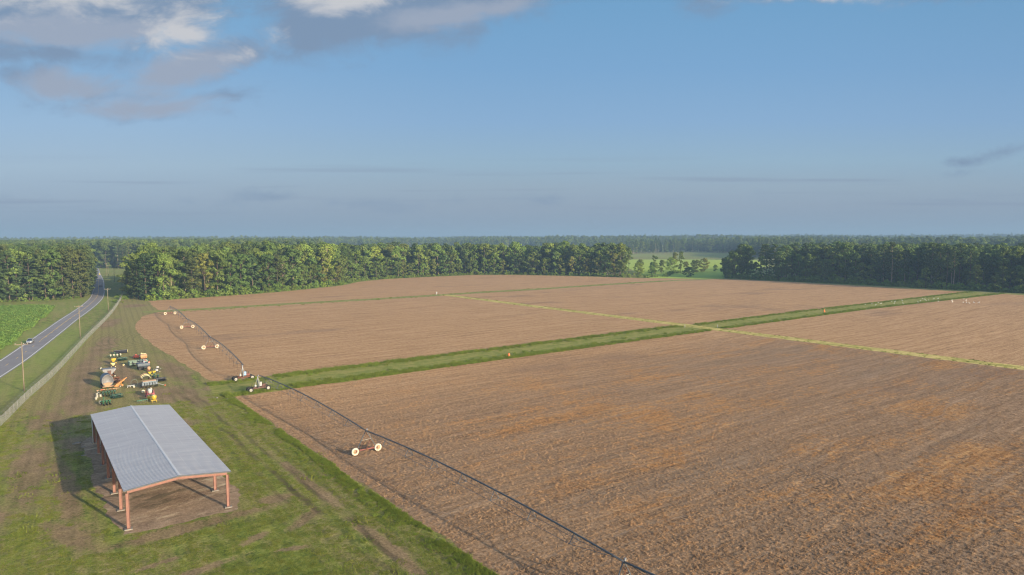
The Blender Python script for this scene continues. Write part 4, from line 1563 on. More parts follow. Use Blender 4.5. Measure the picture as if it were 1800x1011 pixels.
# ------------------------------------------------------------------ chain link fence
def build_fence():
    line = spline(FENCE, 2.0)
    seg = [0.0]
    for a, b in zip(line, line[1:]):
        seg.append(seg[-1] + (b - a).length)
    root = thing('chain_link_fence', 'long grey chain link fence with barbed wire arms between yard and road', 'fence', (0, 0, 0))
    fab = MB()
    vs = []
    for p in line:
        vs += [(p.x, p.y, .03), (p.x, p.y, 1.85)]
    fab.add(vs, [(2 * i, 2 * i + 2, 2 * i + 3, 2 * i + 1) for i in range(len(line) - 1)])
    fab.build('wire_mesh', M['mesh'], root)
    rail = MB()
    rail.tube([(p.x + .05, p.y, 1.88) for p in line], .028, 5)
    tipl = offset_line(line, -.32)
    for k in (.35, .7, 1.0):
        rail.tube([(p.x + (q.x - p.x) * k, p.y + (q.y - p.y) * k, 1.95 + .36 * k) for p, q in zip(line, tipl)], .009, 3)
    rail.build('rail', M['fencepost'], root)
    total = seg[-1]
    me = MB()
    me.tube([(0, 0, -.1), (0, 0, 1.98)], .032, 7)
    me.tube([(0, 0, 1.95), (-.34, 0.05, 2.34)], .022, 5)
    me = me.mesh('post', M['fencepost'])
    n = 98
    j = 0
    for i in range(n):
        s = total * i / (n - 1)
        while j < len(seg) - 2 and seg[j + 1] < s:
            j += 1
        t = (s - seg[j]) / max(1e-6, seg[j + 1] - seg[j])
        p = line[j].lerp(line[min(j + 1, len(line) - 1)], t)
        place_mesh('post', me, root, (p.x + .06, p.y, 0), -.2)


build_fence()


# ------------------------------------------------------------------ utility poles
def utility_pole(x, y, h, label, rz=-.2, dark=False):
    root = thing('utility_pole', label, 'utility pole', (x, y, 0), rz, 'utility poles along the road')
    mb = MB()
    mb.tube([(0, 0, -.3), (0, 0, h * .5), (0.03, 0, h)], [.155, .13, .095], 9)
    mb.build('pole', M['bark'] if dark else M['wood'], root)
    c = MB()
    c.box((0, -.17, h - .55), (2.7, .11, .15))
    arm = c.build('crossarm', M['wood'], root)
    b = MB()
    for s in (-1, 1):
        b.bar((s * .85, -.18, h - .6), (0, -.16, h - 1.25), .03, .03)
    b.build('brace', M['galv_light'], arm)
    for q in (-1.2, .42, 1.2):
        i = MB()
        i.lathe((q, -.17, h - .48), (0, 0, 1), [(.02, 0), (.03, .05), (.075, .09), (.045, .13), (.07, .17), (.03, .24), (0, .25)], 8)
        i.build('insulator', M['white'], arm)


for x, y, h, lab, dk in ((3.6, 196, 11.7, 'nearest wooden utility pole with crossarm standing beside the fence and pale car', False),
                         (22.6, 289, 11.9, 'second nearest wooden utility pole beside the fence along the straight road', False),
                         (42.1, 383, 11.6, 'sunlit pale utility pole with crossarm near the far end of the fence', False),
                         (64.2, 508, 10.6, 'utility pole in shade at the corner of the sunlit wood', False),
                         (76.2, 645, 10.8, 'dark utility pole without light between shaded verge and far crop', True),
                         (81.4, 728, 11.2, 'thick pale utility pole right of the yellow road sign', False),
                         (82.6, 752, 12.0, 'slim farthest utility pole just behind the thick pale one', False)):
    utility_pole(x, y, h, lab, -.2, dk)

sg = thing('road_sign', 'yellow diamond warning sign on a post beside the far road bend', 'road sign', (74.5, 729, 0), -.1)
mb = MB()
mb.box((0, 0, 1.2), (.07, .05, 2.5))
mb.build('post', M['galv_light'], sg)
mb = MB()
mb.box((0, -.05, 2.7), (1.05, .02, 1.05), rot=Matrix.Rotation(PI / 4, 3, 'Y'))
pl = mb.build('sign_panel', M['yellow'], sg)


# ------------------------------------------------------------------ wheels
def wheel_mesh(R, w, axis=(0, 1, 0), n=26):
    """tyre (slot 0) and rim (slot 1), centred on the origin"""
    mb = MB()
    prof = [(R * .60, -w * .42), (R * .72, -w * .5), (R * .92, -w * .48), (R, -w * .34), (R, w * .34), (R * .92, w * .48), (R * .72, w * .5), (R * .60, w * .42)]
    mb.lathe((0, 0, 0), axis, prof, n)
    mb.lathe((0, 0, 0), axis, [(R * .60, -w * .42), (R * .52, -w * .30), (R * .22, -w * .18), (R * .20, -w * .42), (0, -w * .42)], n, 1)
    mb.lathe((0, 0, 0), axis, [(0, w * .42), (R * .20, w * .42), (R * .22, w * .18), (R * .52, w * .30), (R * .60, w * .42)], n, 1)
    return mb


WHEELS = {}


def wheel(parent, loc, R, w, tyre='tyre', hub='pale_hub', axis='y', name='wheel'):
    key = (round(R, 2), round(w, 2), tyre, hub, axis)
    if key not in WHEELS:
        WHEELS[key] = wheel_mesh(R, w, {'y': (0, 1, 0), 'x': (1, 0, 0), 'z': (0, 0, 1)}[axis]).mesh(name, [M[tyre], M[hub]])
    return place_mesh(name, WHEELS[key], parent, loc)


# ------------------------------------------------------------------ irrigation machines
def tower(parent, x, y, rz=0.0, pipe_z=3.8):
    f = MB()
    # base beam, A frame legs to the pipe, cross brace, gear boxes and centre motor
    f.box((0, 0, .72), (3.7, .16, .20), mi=1)
    for s in (-1, 1):
        f.bar((s * 1.75, 0, .75), (s * .10, .06, pipe_z - .05), .11, .11)
        f.bar((s * 1.2, 0, .78), (s * .12, .55 * s, pipe_z - .25), .05, .05, mi=2)
        f.box((s * 1.85, 0, .64), (.26, .34, .36), mi=1)
    f.bar((-.95, .03, 2.25), (.95, .03, 2.35), .055, .055, mi=3)
    f.box((0, -.14, .85), (.32, .34, .32), mi=2)
    f.tube([(-1.7, -.1, .62), (1.7, -.1, .62)], .035, 6, 1)
    f.bar((.05, 0, .8), (.95, .4, 2.3), .06, .06, mi=1)
    o = f.build('tower', [M['galv'], M['redoxide'], M['rust'], M['cream']], parent, (x, y, 0), rz)
    for s in (-1, 1):
        wheel(o, (s * 2.05, -.02, .62), .63, .34, 'cream_tyre', 'hub')
    b = MB()
    b.box((.16, .05, pipe_z + .2), (.24, .2, .28))
    b.build('tower_box', M['lightgrey'], o)
    return o


def span(parent, a, b, z=3.8, bow=.85):
    """bowed pipe with a V truss hanging under it, and its drop hoses"""
    a, b = Vector((a[0], a[1], z)), Vector((b[0], b[1], z))
    d = b - a
    L = d.length
    t = d.normalized()
    side = Vector((t.y, -t.x, 0))

    def P(k):
        return a + d * k + Vector((0, 0, bow * (1 - (2 * k - 1) ** 2)))
    mb = MB()
    mb.tube([P(i / 24) for i in range(25)], .105, 8)
    for k in range(1, 8):
        q = P(k / 8)
        mb.tube([q - t * .06, q + t * .06], .13, 8)
    pipe = mb.build('pipe_span', M['galv'], parent)
    tr = MB()
    n = 8
    for s in (-1, 1):
        rods = [P(.015)]
        for k in range(1, n):
            u = k / n
            drop = 1.25 * (0.70 + 0.30 * math.sin(PI * u))
            rods.append(P(u) + side * (s * .68) + Vector((0, 0, -drop)))
        rods.append(P(.985))
        tr.tube(rods, .030, 5)
        for k in range(1, n):
            q = rods[k]
            tr.bar(P(k / n), q, .075, .075)
            tr.bar(P(max(0.02, (k - .55) / n)), q, .022, .022)
    for k in range(1, n):
        u = k / n
        drop = 1.25 * (0.70 + 0.30 * math.sin(PI * u))
        q = P(u) + Vector((0, 0, -drop))
        tr.bar(q - side * .68, q + side * .68, .04, .04)
    tr.build('truss', M['galv'], pipe)
    k = 0
    s = 1.6
    while s < L - 1:
        k += 1
        q = P(s / L)
        sd = -1 if k % 2 else 1
        h = MB()
        h.tube([q + Vector((0, 0, .08)), q + side * (.10 * sd) + Vector((0, 0, .18)), q + side * (.22 * sd) + Vector((0, 0, -.2)), Vector((q.x + side.x * .22 * sd, q.y + side.y * .22 * sd, 1.55))], .016, 4)
        h.lathe((q.x + side.x * .22 * sd, q.y + side.y * .22 * sd, 1.45), (0, 0, 1), [(0, 0), (.06, .02), (.03, .10), (0, .12)], 6)
        h.build('drop_hose', M['black'], pipe)
        s += 2.9
    return pipe


def cart(parent, x, y, rz, framemat, box):
    f = MB()
    f.box((0, -.62, .86), (3.8, .16, .22))
    f.box((0, .62, .86), (3.8, .16, .22))
    for q in (-1.8, -.6, .6, 1.8):
        f.box((q, 0, .84), (.14, 1.15, .16))
    f.box((.75, 0, 1.02), (1.5, 1.0, .08))
    f.box((-.95, .1, 1.05), (.9, .9, .10))
    fr = f.build('cart_frame', framemat, parent, (x, y, 0), rz)
    for sx in (-1, 1):
        for sy in (-1, 1):
            wheel(fr, (sx * 2.05, sy * .62, .60), .60, .36, 'tyre', 'pale_hub')
    r = MB()
    r.tube([(-.1, 0, .9), (-.1, 0, 3.1), (-.1, .05, 3.75)], [.11, .11, .10], 10)
    r.tube([(-.1, 0, 3.72), (-.1, .55 if y > 170 else -.55, 3.85)], .10, 8)
    for s in (-1, 1):
        r.bar((s * .9 - .1, 0, .95), (-.1, 0, 3.3), .05, .05)
        r.bar((-.1, s * .62, .95), (-.1, 0, 3.3), .045, .045)
    r.build('riser_pipe', M['galv_light'], fr)
    b = MB()
    b.box((.28, -.5, 1.75), (.55, .28, .95))
    b.lathe((.28, -.65, 1.85), (0, -1, 0), [(.16, 0), (.16, .04), (0, .05)], 12, 1)
    b.build('control_box', [M['blue'] if box else M['galv_light'], M['white']], fr)
    e = MB()
    e.box((1.15, .1, 1.35), (.95, .55, .5), mi=0)
    e.tube([(1.4, .1, 1.6), (1.4, .1, 2.1)], .045, 6, 1)
    e.ball((-.75, -.1, 1.35), (.28, .28, .3), 10, 6, 2)
    e.build('engine', [M['redoxide'] if box else M['brown'], M['black'], M['white']], fr)
    arms = MB()
    arms.bar((-1.55, .4, 1.0), (-1.15, .7, 2.0), .05, .05)
    arms.bar((1.5, .4, 1.0), (.9, .8, 2.35), .05, .05)
    arms.build('guide_arm', M['black'], fr)
    return fr


im1 = thing('irrigation_machine', 'wheeled irrigation line with three bowed pipe spans running toward the wood', 'irrigation line', (0, 0, 0), 0, 'wheeled irrigation lines on the field')
cart(im1, 48.2, 176.9, .06, M['rust'], True)
T1 = [(48.4, 177.2), (53.8, 234.0), (59.0, 292.9), (63.5, 350.6)]
for i in range(3):
    span(im1, T1[i], T1[i + 1])
    tower(im1, T1[i + 1][0], T1[i + 1][1], -.09)
im2 = thing('irrigation_machine', 'wheeled irrigation line passing over the brown field toward the viewer', 'irrigation line', (0, 0, 0), 0, 'wheeled irrigation lines on the field')
cart(im2, 47.5, 162.0, .10, M['brown'], False)
T2 = [(47.6, 161.6), (47.7, 103.8), (48.15, 45.6), (48.3, -12.0)]
for i in range(3):
    span(im2, T2[i], T2[i + 1])
    tower(im2, T2[i + 1][0], T2[i + 1][1], 0.0)

# ------------------------------------------------------------------ small field markers, birds
for x, y, h, lab in ((121.3, 162.6, 1.0, 'orange marker cone in the grass strip nearer the wheeled carts'), (308.3, 166, 1.25, 'orange marker cone far along the grass strip near the white birds')):
    c = thing('marker_cone', lab, 'marker cone', (x, y, 0), 0, 'orange markers on the grass strip')
    mb = MB()
    mb.lathe((0, 0, .04), (0, 0, 1), [(.40, 0), (.34, h * .3), (.24, h * .7), (.16, h), (0, h)], 12)
    mb.build('cone_body', M['conep'], c)
    mb = MB()
    mb.box((0, 0, .03), (.95, .95, .06))
    mb.build('base', M['black'], c)
st = thing('standpipe', 'white standpipe where the yellow track meets the far grass strip', 'standpipe', (217.2, 366.5, 0))
mb = MB()
mb.tube([(0, 0, -.1), (0, 0, 1.5)], .22, 10)
mb.tube([(0, 0, 1.3), (.7, 0, 1.3), (.7, 0, .9)], .13, 8)
mb.build('pipe', M['white'], st)
mb = MB()
mb.lathe((0, 0, 1.5), (0, 0, 1), [(.3, 0), (.3, .12), (.12, .2), (.1, .4), (0, .42)], 10)
mb.build('valve', M['galv_light'], st)
im_v = MB()
im_v.tube([(0, 0, 0), (0, 0, 1.0)], .1, 8)
im_v.lathe((0, 0, 1.0), (0, 0, 1), [(.16, 0), (.16, .1), (0, .14)], 8)
for x, y, lab in ((214.4, 171.8, 'white valve post by the track crossing of the grass strip'), (224.5, 164.0, 'pale valve post on the right side of the track crossing')):
    tag(place_mesh('valve_post', im_v.mesh('valve_post', M['white']), None, (x, y, 0)), lab, 'valve post', 'valve posts at the track crossing')

eg_b, eg_l = MB(), MB()
eg_b.tube([(-.34, 0, .42), (-.2, 0, .46), (0, 0, .5), (.16, 0, .54), (.24, 0, .62), (.20, 0, .74), (.22, 0, .86), (.30, 0, .92), (.38, 0, .915)], [.02, .08, .135, .11, .06, .04, .038, .05, .03], 10)
eg_l.tube([(.37, 0, .915), (.52, 0, .90)], [.02, .004], 5)
lg = MB()
for s in (-1, 1):
    lg.tube([(0, s * .05, .42), (-.03, s * .055, .2), (.0, s * .06, 0), (.09, s * .06, .01)], [.018, .012, .012, .008], 5)
eg_b, eg_l, lg = eg_b.mesh('egret', M['feather']), eg_l.mesh('beak', M['beak']), lg.mesh('legs', M['black'])
EG = [(401.5, 146.6), (402.5, 141.9), (403.8, 140.8), (401.6, 138.7), (406.8, 138.4), (408.6, 136.9), (417.4, 145.9), (423.8, 149.2), (411.5, 150.5), (398.0, 152.0)]
EGL = ['white egret nearest the strip at the left of the field flock', 'white egret just right of the flock leader on brown soil', 'white egret second of the close trio on brown soil', 'white egret nearest the viewer in the field flock',
       'white egret right of the close trio on brown soil', 'white egret at the right end of the field flock', 'white egret standing behind the close trio', 'white egret farthest back in the field flock',
       'white egret on brown soil just below the strip edge', 'white egret where brown soil meets the strip']


def egret(x, y, label, group, s=1.25):
    r = thing('egret', label, 'egret', (x, y, .02), U(0, 6.28), group)
    r.scale = (s, s, s)
    place_mesh('body', eg_b, r)
    place_mesh('beak', eg_l, r)
    place_mesh('legs', lg, r)


for (x, y), lab in zip(EG, EGL):
    egret(x, y, lab, 'white egrets on the brown soil')
for i in range(18):
    x = 352 + i * 3.9 + U(-1.5, 1.5)
    egret(x, 157.5 + U(0, 13) - (x - 350) * .03, 'white egret among the flock feeding on the green grass strip', 'white egrets on the grass strip', 1.1)


# ------------------------------------------------------------------ farm implements parked in two rows
G1, G2 = 'implements parked in the left row', 'implements parked in the right row'
LG = lambda n: M[n]


def P_(parent, name, mats, *ops):
    """one part from a list of (method, args...)"""
    mb = MB()
    for op in ops:
        kw = op[-1] if isinstance(op[-1], dict) else {}
        getattr(mb, op[0])(*(op[1:-1] if kw else op[1:]), **kw)
    return mb.build(name, [M[q] for q in mats] if isinstance(mats, tuple) else M[mats], parent)


def roller():
    r = thing('field_roller', 'long black ribbed field roller at the far end of the left row', 'implement', (29.3, 241.5, 0), .04, G1)
    for s in (-1, 1):
        mb = MB()
        prof = []
        for i in range(15):
            u = i * .155
            prof += [(.40, u), (.50, u + .05), (.50, u + .09), (.40, u + .15)]
        mb.lathe((s * 1.22 - 1.16, 0, .52), (1, 0, 0), [(0, 0)] + prof + [(0, 2.32)], 18)
        mb.build('roller_drum', M['black'], r)
    P_(r, 'frame', ('black', 'paleyellow'), ('box', (0, .1, 1.12), (5.0, .22, .22)), ('box', (0, -.3, 1.08), (4.9, .1, .12)), ('box', (2.5, 0, .75), (.1, .5, .8), {'mi': 1}), ('box', (-2.5, 0, .75), (.1, .5, .8)),
       ('box', (0, 0, .8), (.08, .4, .7)), ('bar', (-.5, .2, 1.0), (0, 2.2, .5), .1), ('bar', (.5, .2, 1.0), (0, 2.2, .5), .1))


def row_planter(loc, label, n, w, body, hop, group, rz=0.0, hz=.55):
    r = thing('row_planter', label, 'implement', loc, rz, group)
    P_(r, 'toolbar', body, ('box', (0, .3, .95), (w, .2, .2)), ('box', (0, .75, .9), (w * .6, .14, .14)), ('bar', (-.6, .8, .9), (0, 2.0, .55), .1), ('bar', (.6, .8, .9), (0, 2.0, .55), .1),
       ('box', (0, .9, 1.35), (.12, .12, .9)), ('bar', (-.5, .5, 1.0), (0, .9, 1.8), .06), ('bar', (.5, .5, 1.0), (0, .9, 1.8), .06))
    for i in range(n):
        x = -w / 2 + w * (i + .5) / n
        u = MB()
        u.bar((x, .3, .9), (x, -.7, .55), .12)
        u.box((x, -.35, .55), (.16, .8, .14))
        u.lathe((x - .05, -.35, .32), (1, 0, 0), [(0, 0), (.3, 0), (.3, .1), (0, .1)], 14, 1)
        u.lathe((x - .04, -.95, .2), (1, 0, 0), [(0, 0), (.2, 0), (.2, .08), (0, .08)], 12, 1)
        o = u.build('row_unit', [M[body], M['tyre']], r)
        h = MB()
        h.loft([[Vector((x + a * q, -.35 + b * q, z)) for a, b in ((-.5, -.5), (.5, -.5), (.5, .5), (-.5, .5))] for q, z in ((.22, .72), (.50, 1.0), (.52, .8 + hz), (.46, .86 + hz))])
        h.build('seed_hopper', M[hop], o)
    for s in (-1, 1):
        wheel(r, (s * (w * .32), .85, .38), .38, .22, 'tyre', 'pale_hub', 'x')
    return r


def hopper_wagon():
    r = thing('hopper_wagon', 'grey V bottomed hopper wagon with brown chute in the left row', 'implement', (21.6, 202.0, 0), .03, G1)
    prof = lambda w0, w1, z0, z1, l: [[Vector((a * w / 2, b * l / 2, z)) for a, b in ((-1, -1), (1, -1), (1, 1), (-1, 1))] for w, z in ((w0, z0), (w1, z1))]
    mb = MB()
    mb.loft(prof(1.3, 3.9, 1.0, 2.15, 2.6), cap=True)
    mb.loft(prof(3.9, 3.9, 2.15, 2.55, 2.6))
    for x in (-1.3, -.6, .6, 1.3):
        mb.box((x, -1.33, 2.1), (.07, .07, .9))
    mb.build('bin', M['lightgrey'], r)
    P_(r, 'chute', 'brown', ('box', (0, -1.42, 1.45), (.95, .20, 1.35)), ('box', (0, -1.55, .85), (.8, .35, .12)))
    P_(r, 'chassis', 'rust', ('box', (0, 0, .72), (1.1, 3.6, .2)), ('box', (0, -1.1, .55), (3.0, .18, .18)), ('box', (0, 1.1, .55), (3.0, .18, .18)), ('bar', (-1.3, -1.1, .7), (-1.6, -1.1, 1.7), .1), ('bar', (1.3, -1.1, .7), (1.6, -1.1, 1.7), .1),
       ('bar', (0, 1.8, .7), (0, 3.4, .5), .14))
    for sx in (-1, 1):
        for sy in (-1, 1):
            wheel(r, (sx * 1.6, sy * 1.1, .5), .5, .32, 'tyre', 'cream', 'x')
    for sx in (-1, 1):
        P_(r, 'hub_cap', 'cream', ('lathe', (sx * 1.55, -1.62, .52), (0, -1, 0), [(.24, 0), (.24, .06), (0, .08)], 12))


def disc_harrow(loc, label, w, mat, group, rz=0.0):
    r = thing('disc_harrow', label, 'implement', loc, rz, group)
    P_(r, 'frame', mat, ('box', (0, -.6, .85), (w, .18, .16)), ('box', (0, .6, .85), (w, .18, .16)), ('box', (-w * .4, 0, .84), (.14, 1.4, .14)), ('box', (w * .4, 0, .84), (.14, 1.4, .14)), ('box', (0, 0, .84), (.2, 1.5, .16)),
       ('bar', (-.5, .7, .85), (0, 2.4, .5), .1), ('bar', (.5, .7, .85), (0, 2.4, .5), .1))
    for sy in (-1, 1):
        mb = MB()
        n = int(w / .24)
        for i in range(n):
            x = -w / 2 + w * (i + .5) / n
            mb.lathe((x, sy * .75, .30), (1, .18 * sy, 0), [(0, 0), (.30, .05), (.30, .07), (0, .03)], 12)
        mb.tube([(-w / 2, sy * .75, .30), (w / 2, sy * .75, .30)], .045, 6)
        mb.build('disc_gang', M[mat], r)
    for sx in (-1, 1):
        wheel(r, (sx * w * .25, 0, .36), .36, .2, 'tyre', 'pale_hub', 'x')
    return r


def drum_tank():
    r = thing('drum_spreader', 'big round grey drum tank with tan front apron in the left row', 'implement', (19.7, 189.0, 0), .02, G1)
    mb = MB()
    R = 1.62
    mb.lathe((0, -1.9, 1.95), (0, 1, 0), [(0, .32), (R - .16, .22), (R - .12, 0), (R, 0), (R + .03, .08), (R, .16), (R, 3.6), (R - .3, 3.75), (0, 3.8)], 34)
    mb.build('drum', M['lightgrey'], r)
    mb = MB()
    pts = []
    for i in range(9):
        a = math.radians(205 + i * 130 / 8)
        pts.append(Vector((math.cos(a) * (R - .2), 0, 1.95 + math.sin(a) * (R - .2))))
    top = [Vector((-1.2 + 2.4 * i / 8, 0, 1.22 + .30 * math.sin(PI * i / 8))) for i in range(9)]
    top = [Vector((p.x * .93, 0, max(p.z + .05, t.z))) for p, t in zip(pts, top)]
    ring = pts + top[::-1]
    mb.loft([[Vector((p.x, -1.99, p.z)) for p in ring], [Vector((p.x, -1.72, p.z)) for p in ring]])
    for x in (-.75, 0, .75):
        mb.box((x, -2.02, .78), (.10, .10, .9))
    mb.build('apron', M['tan'], r)
    P_(r, 'chassis', 'tan', ('box', (-.9, 0, .5), (.2, 4.4, .2)), ('box', (.9, 0, .5), (.2, 4.4, .2)), ('box', (0, -2.15, .5), (3.0, .2, .2)), ('box', (0, 1.9, .5), (2.4, .2, .2)))
    for sx in (-1, 1):
        wheel(r, (sx * 1.45, .6, .55), .55, .36, 'tyre', 'tan', 'x')
        wheel(r, (sx * 1.45, -.7, .55), .55, .36, 'tyre', 'tan', 'x')


def conveyor():
    r = thing('orange_elevator', 'orange steel elevator frame leaning beside the big round drum', 'implement', (22.0, 187.2, 0), 0, G1)
    P_(r, 'frame', 'orange', ('bar', (-1.3, -.5, .35), (1.6, -.4, 2.0), .16, .34), ('bar', (-1.3, .5, .35), (1.6, .6, 2.0), .16, .34), ('bar', (-1.1, -.6, .4), (.9, -.6, .4), .2, .2), ('bar', (.6, -.55, .3), (.7, -.5, 1.6), .14),
       ('bar', (-.5, -.55, .3), (1.3, -.5, 1.9), .1), ('bar', (-.2, -.6, 1.1), (1.0, -.6, .4), .12), ('box', (-.35, 0, .75), (1.0, .9, .5)))
    mb = MB()
    for i in range(9):
        t = i / 8
        mb.box((-1.2 + 2.7 * t, .05, .5 + 1.55 * t), (.06, 1.0, .10))
    mb.build('slats', M['orange'], r)
    P_(r, 'spout', 'orange', ('bar', (1.5, 0, 1.95), (2.3, 0, 2.35), .28, .2), ('box', (.9, -.7, .55), (.5, .3, .5)))
    for sy in (-1, 1):
        wheel(r, (.3, sy * .75, .32), .32, .16, 'tyre', 'cream')


def hay_rake():
    r = thing('hoop_cart', 'light wheeled frame with a tall thin steel hoop in the left row', 'implement', (24.4, 184.6, 0), 0, G1)
    P_(r, 'frame', 'galv_light', ('bar', (-1.3, 0, .5), (.9, 0, .55), .12), ('bar', (-1.3, .3, .55), (.9, .3, .6), .08), ('bar', (.4, -.4, .5), (.4, .6, .5), .1))
    P_(r, 'hoop', 'dullgreen', ('torus', (.75, 0, 1.15), (0, 1, 0), .95, .035, 30, 6))
    wheel(r, (.55, -.5, .26), .26, .14, 'cream_tyre', 'cream')
    wheel(r, (-1.2, -.2, .24), .24, .12, 'tyre', 'cream')
    wheel(r, (-.4, .3, .26), .26, .14, 'tyre', 'cream')


def long_bar():
    r = thing('marker_bar', 'long thin orange and tan toolbar lying in front of the round drum', 'implement', (19.4, 184.2, 0), .02, G1)
    P_(r, 'bar', ('tan', 'redorange'), ('box', (0, 0, .42), (6.2, .14, .14)), ('box', (-1.6, 0, .44), (.7, .18, .18), {'mi': 1}), ('box', (-2.9, 0, .3), (.12, .3, .5)), ('box', (2.2, 0, .3), (.12, .3, .5)))
    P_(r, 'clamp', 'rust', ('box', (-.6, 0, .36), (.25, .3, .3)), ('box', (1.1, 0, .36), (.25, .3, .3)))


def spreader(loc, label, body, extra, group, s=1.0, rz=0.0):
    """cone hopper on a small wheeled frame"""
    r = thing('cone_spreader', label, 'implement', loc, rz, group)
    mb = MB()
    mb.loft([[Vector((a * q * s, b * q * .8 * s, z * s)) for a, b in ((-.5, -.5), (.5, -.5), (.5, .5), (-.5, .5))] for q, z in ((.5, .65), (1.3, 1.25), (1.45, 1.62), (1.3, 1.70))])
    mb.build('hopper', M[body], r)
    P_(r, 'frame', extra, ('box', (0, 0, .55 * s), (1.5 * s, .12, .12)), ('box', (-.55 * s, 0, .4 * s), (.1, .9 * s, .6 * s)), ('box', (.55 * s, 0, .4 * s), (.1, .9 * s, .6 * s)), ('bar', (0, .3 * s, .5 * s), (0, 1.5 * s, .4 * s), .09))
    for sx in (-1, 1):
        wheel(r, (sx * .8 * s, -.1, .32 * s), .32 * s, .2, 'tyre', body)
    return r


def combine_header():
    r = thing('combine_header', 'long faded green harvester header lying across the right row', 'implement', (30.6, 216.6, 0), .05, G2)
    mb = MB()
    w = 6.4
    prof = [(-.9, .25), (-.9, .40), (-.1, .34), (.55, .50), (.75, 1.45), (.9, 1.5), (.9, .25)]
    mb.loft([[Vector((x, y, z)) for y, z in prof] for x in (-w / 2, w / 2)])
    mb.build('trough', M['dullgreen'], r)
    for s in (-1, 1):
        P_(r, 'end_shield', 'dullgreen', ('loft', [[Vector((s * (w / 2 + o), y, z)) for y, z in ((-1.4, .18), (-1.3, .55), (-.7, 1.25), (.9, 1.65), (.95, .2))] for o in (.02, .14)]))
    mb = MB()
    mb.tube([(-w / 2 + .1, -.25, .78), (w / 2 - .1, -.25, .78)], .20, 10)
    for i in range(24):
        x = -w / 2 + .2 + i * .26
        mb.lathe((x, -.25, .78), (1, .12, 0), [(.2, 0), (.36, .01), (.36, .03), (.2, .04)], 12)
    mb.build('auger', M['lightgrey'], r)
    P_(r, 'gear_cover', ('dullgreen', 'black'), ('box', (-2.75, -.95, .95), (.75, .4, .95)), ('lathe', (-2.75, -1.16, .95), (0, -1, 0), [(.16, 0), (.16, .04), (0, .05)], 12, 1), ('box', (-1.4, -.6, 1.15), (1.2, .5, .5)), ('box', (2.45, -.7, .95), (1.0, .5, .9)))
    P_(r, 'reel', 'steelblue', ('tube', [(-.6, -1.0, 1.35), (1.9, -1.0, 1.35)], .06, 6), ('box', (.2, -.9, 1.3), (.08, .9, .9)), ('box', (1.2, -.9, 1.3), (.08, .9, .9)), ('bar', (-.5, -1.4, 1.5), (1.9, -1.4, 1.5), .05), ('bar', (-.5, -.6, 1.6), (1.9, -.6, 1.6), .05),
       ('bar', (-.5, -1.2, .95), (1.9, -1.2, .95), .05))


def blue_wagon():
    r = thing('cotton_wagon', 'dark blue grey trailer bin with black tyres in the right row', 'implement', (30.5, 208.4, 0), .05, G2)
    mb = MB()
    mb.loft([[Vector((a * w / 2, b * l / 2, z)) for a, b in ((-1, -1), (1, -1), (1, 1), (-1, 1))] for w, l, z in ((2.9, 1.5, .75), (3.9, 2.1, 1.25), (3.9, 2.1, 1.95), (3.6, 1.8, 2.05))])
    for x in (-1.5, -.75, 0, .75, 1.5):
        mb.box((x, -1.06, 1.6), (.07, .06, .72))
    mb.build('bin', M['steelblue'], r)
    P_(r, 'chassis', 'black', ('box', (0, 0, .6), (3.2, .9, .2)), ('box', (-1.0, -.7, .75), (.2, .5, .7)), ('bar', (0, .5, .6), (.2, 2.8, .5), .14))
    P_(r, 'hydraulics', ('maroon', 'greyblue'), ('bar', (-.2, .2, 1.9), (1.2, .1, 2.7), .18), ('bar', (.1, -.2, 1.9), (1.0, -.2, 2.5), .14, {'mi': 1}), ('box', (.4, .1, 2.35), (.6, .5, .5), {'mi': 1}), ('box', (.7, .1, 2.75), (.35, .3, .3)))
    P_(r, 'warning_panel', ('redorange', 'white'), ('box', (1.75, -1.0, 2.15), (.62, .1, .34)), ('box', (1.75, -1.06, 2.15), (.5, .02, .10), {'mi': 1}))
    for sx in (-1.25, -.45, 1.5):
        wheel(r, (sx, -.85, .5), .5, .34, 'tyre', 'black')
    for sx in (-1.25, 1.5):
        wheel(r, (sx, .85, .5), .5, .34, 'tyre', 'black')


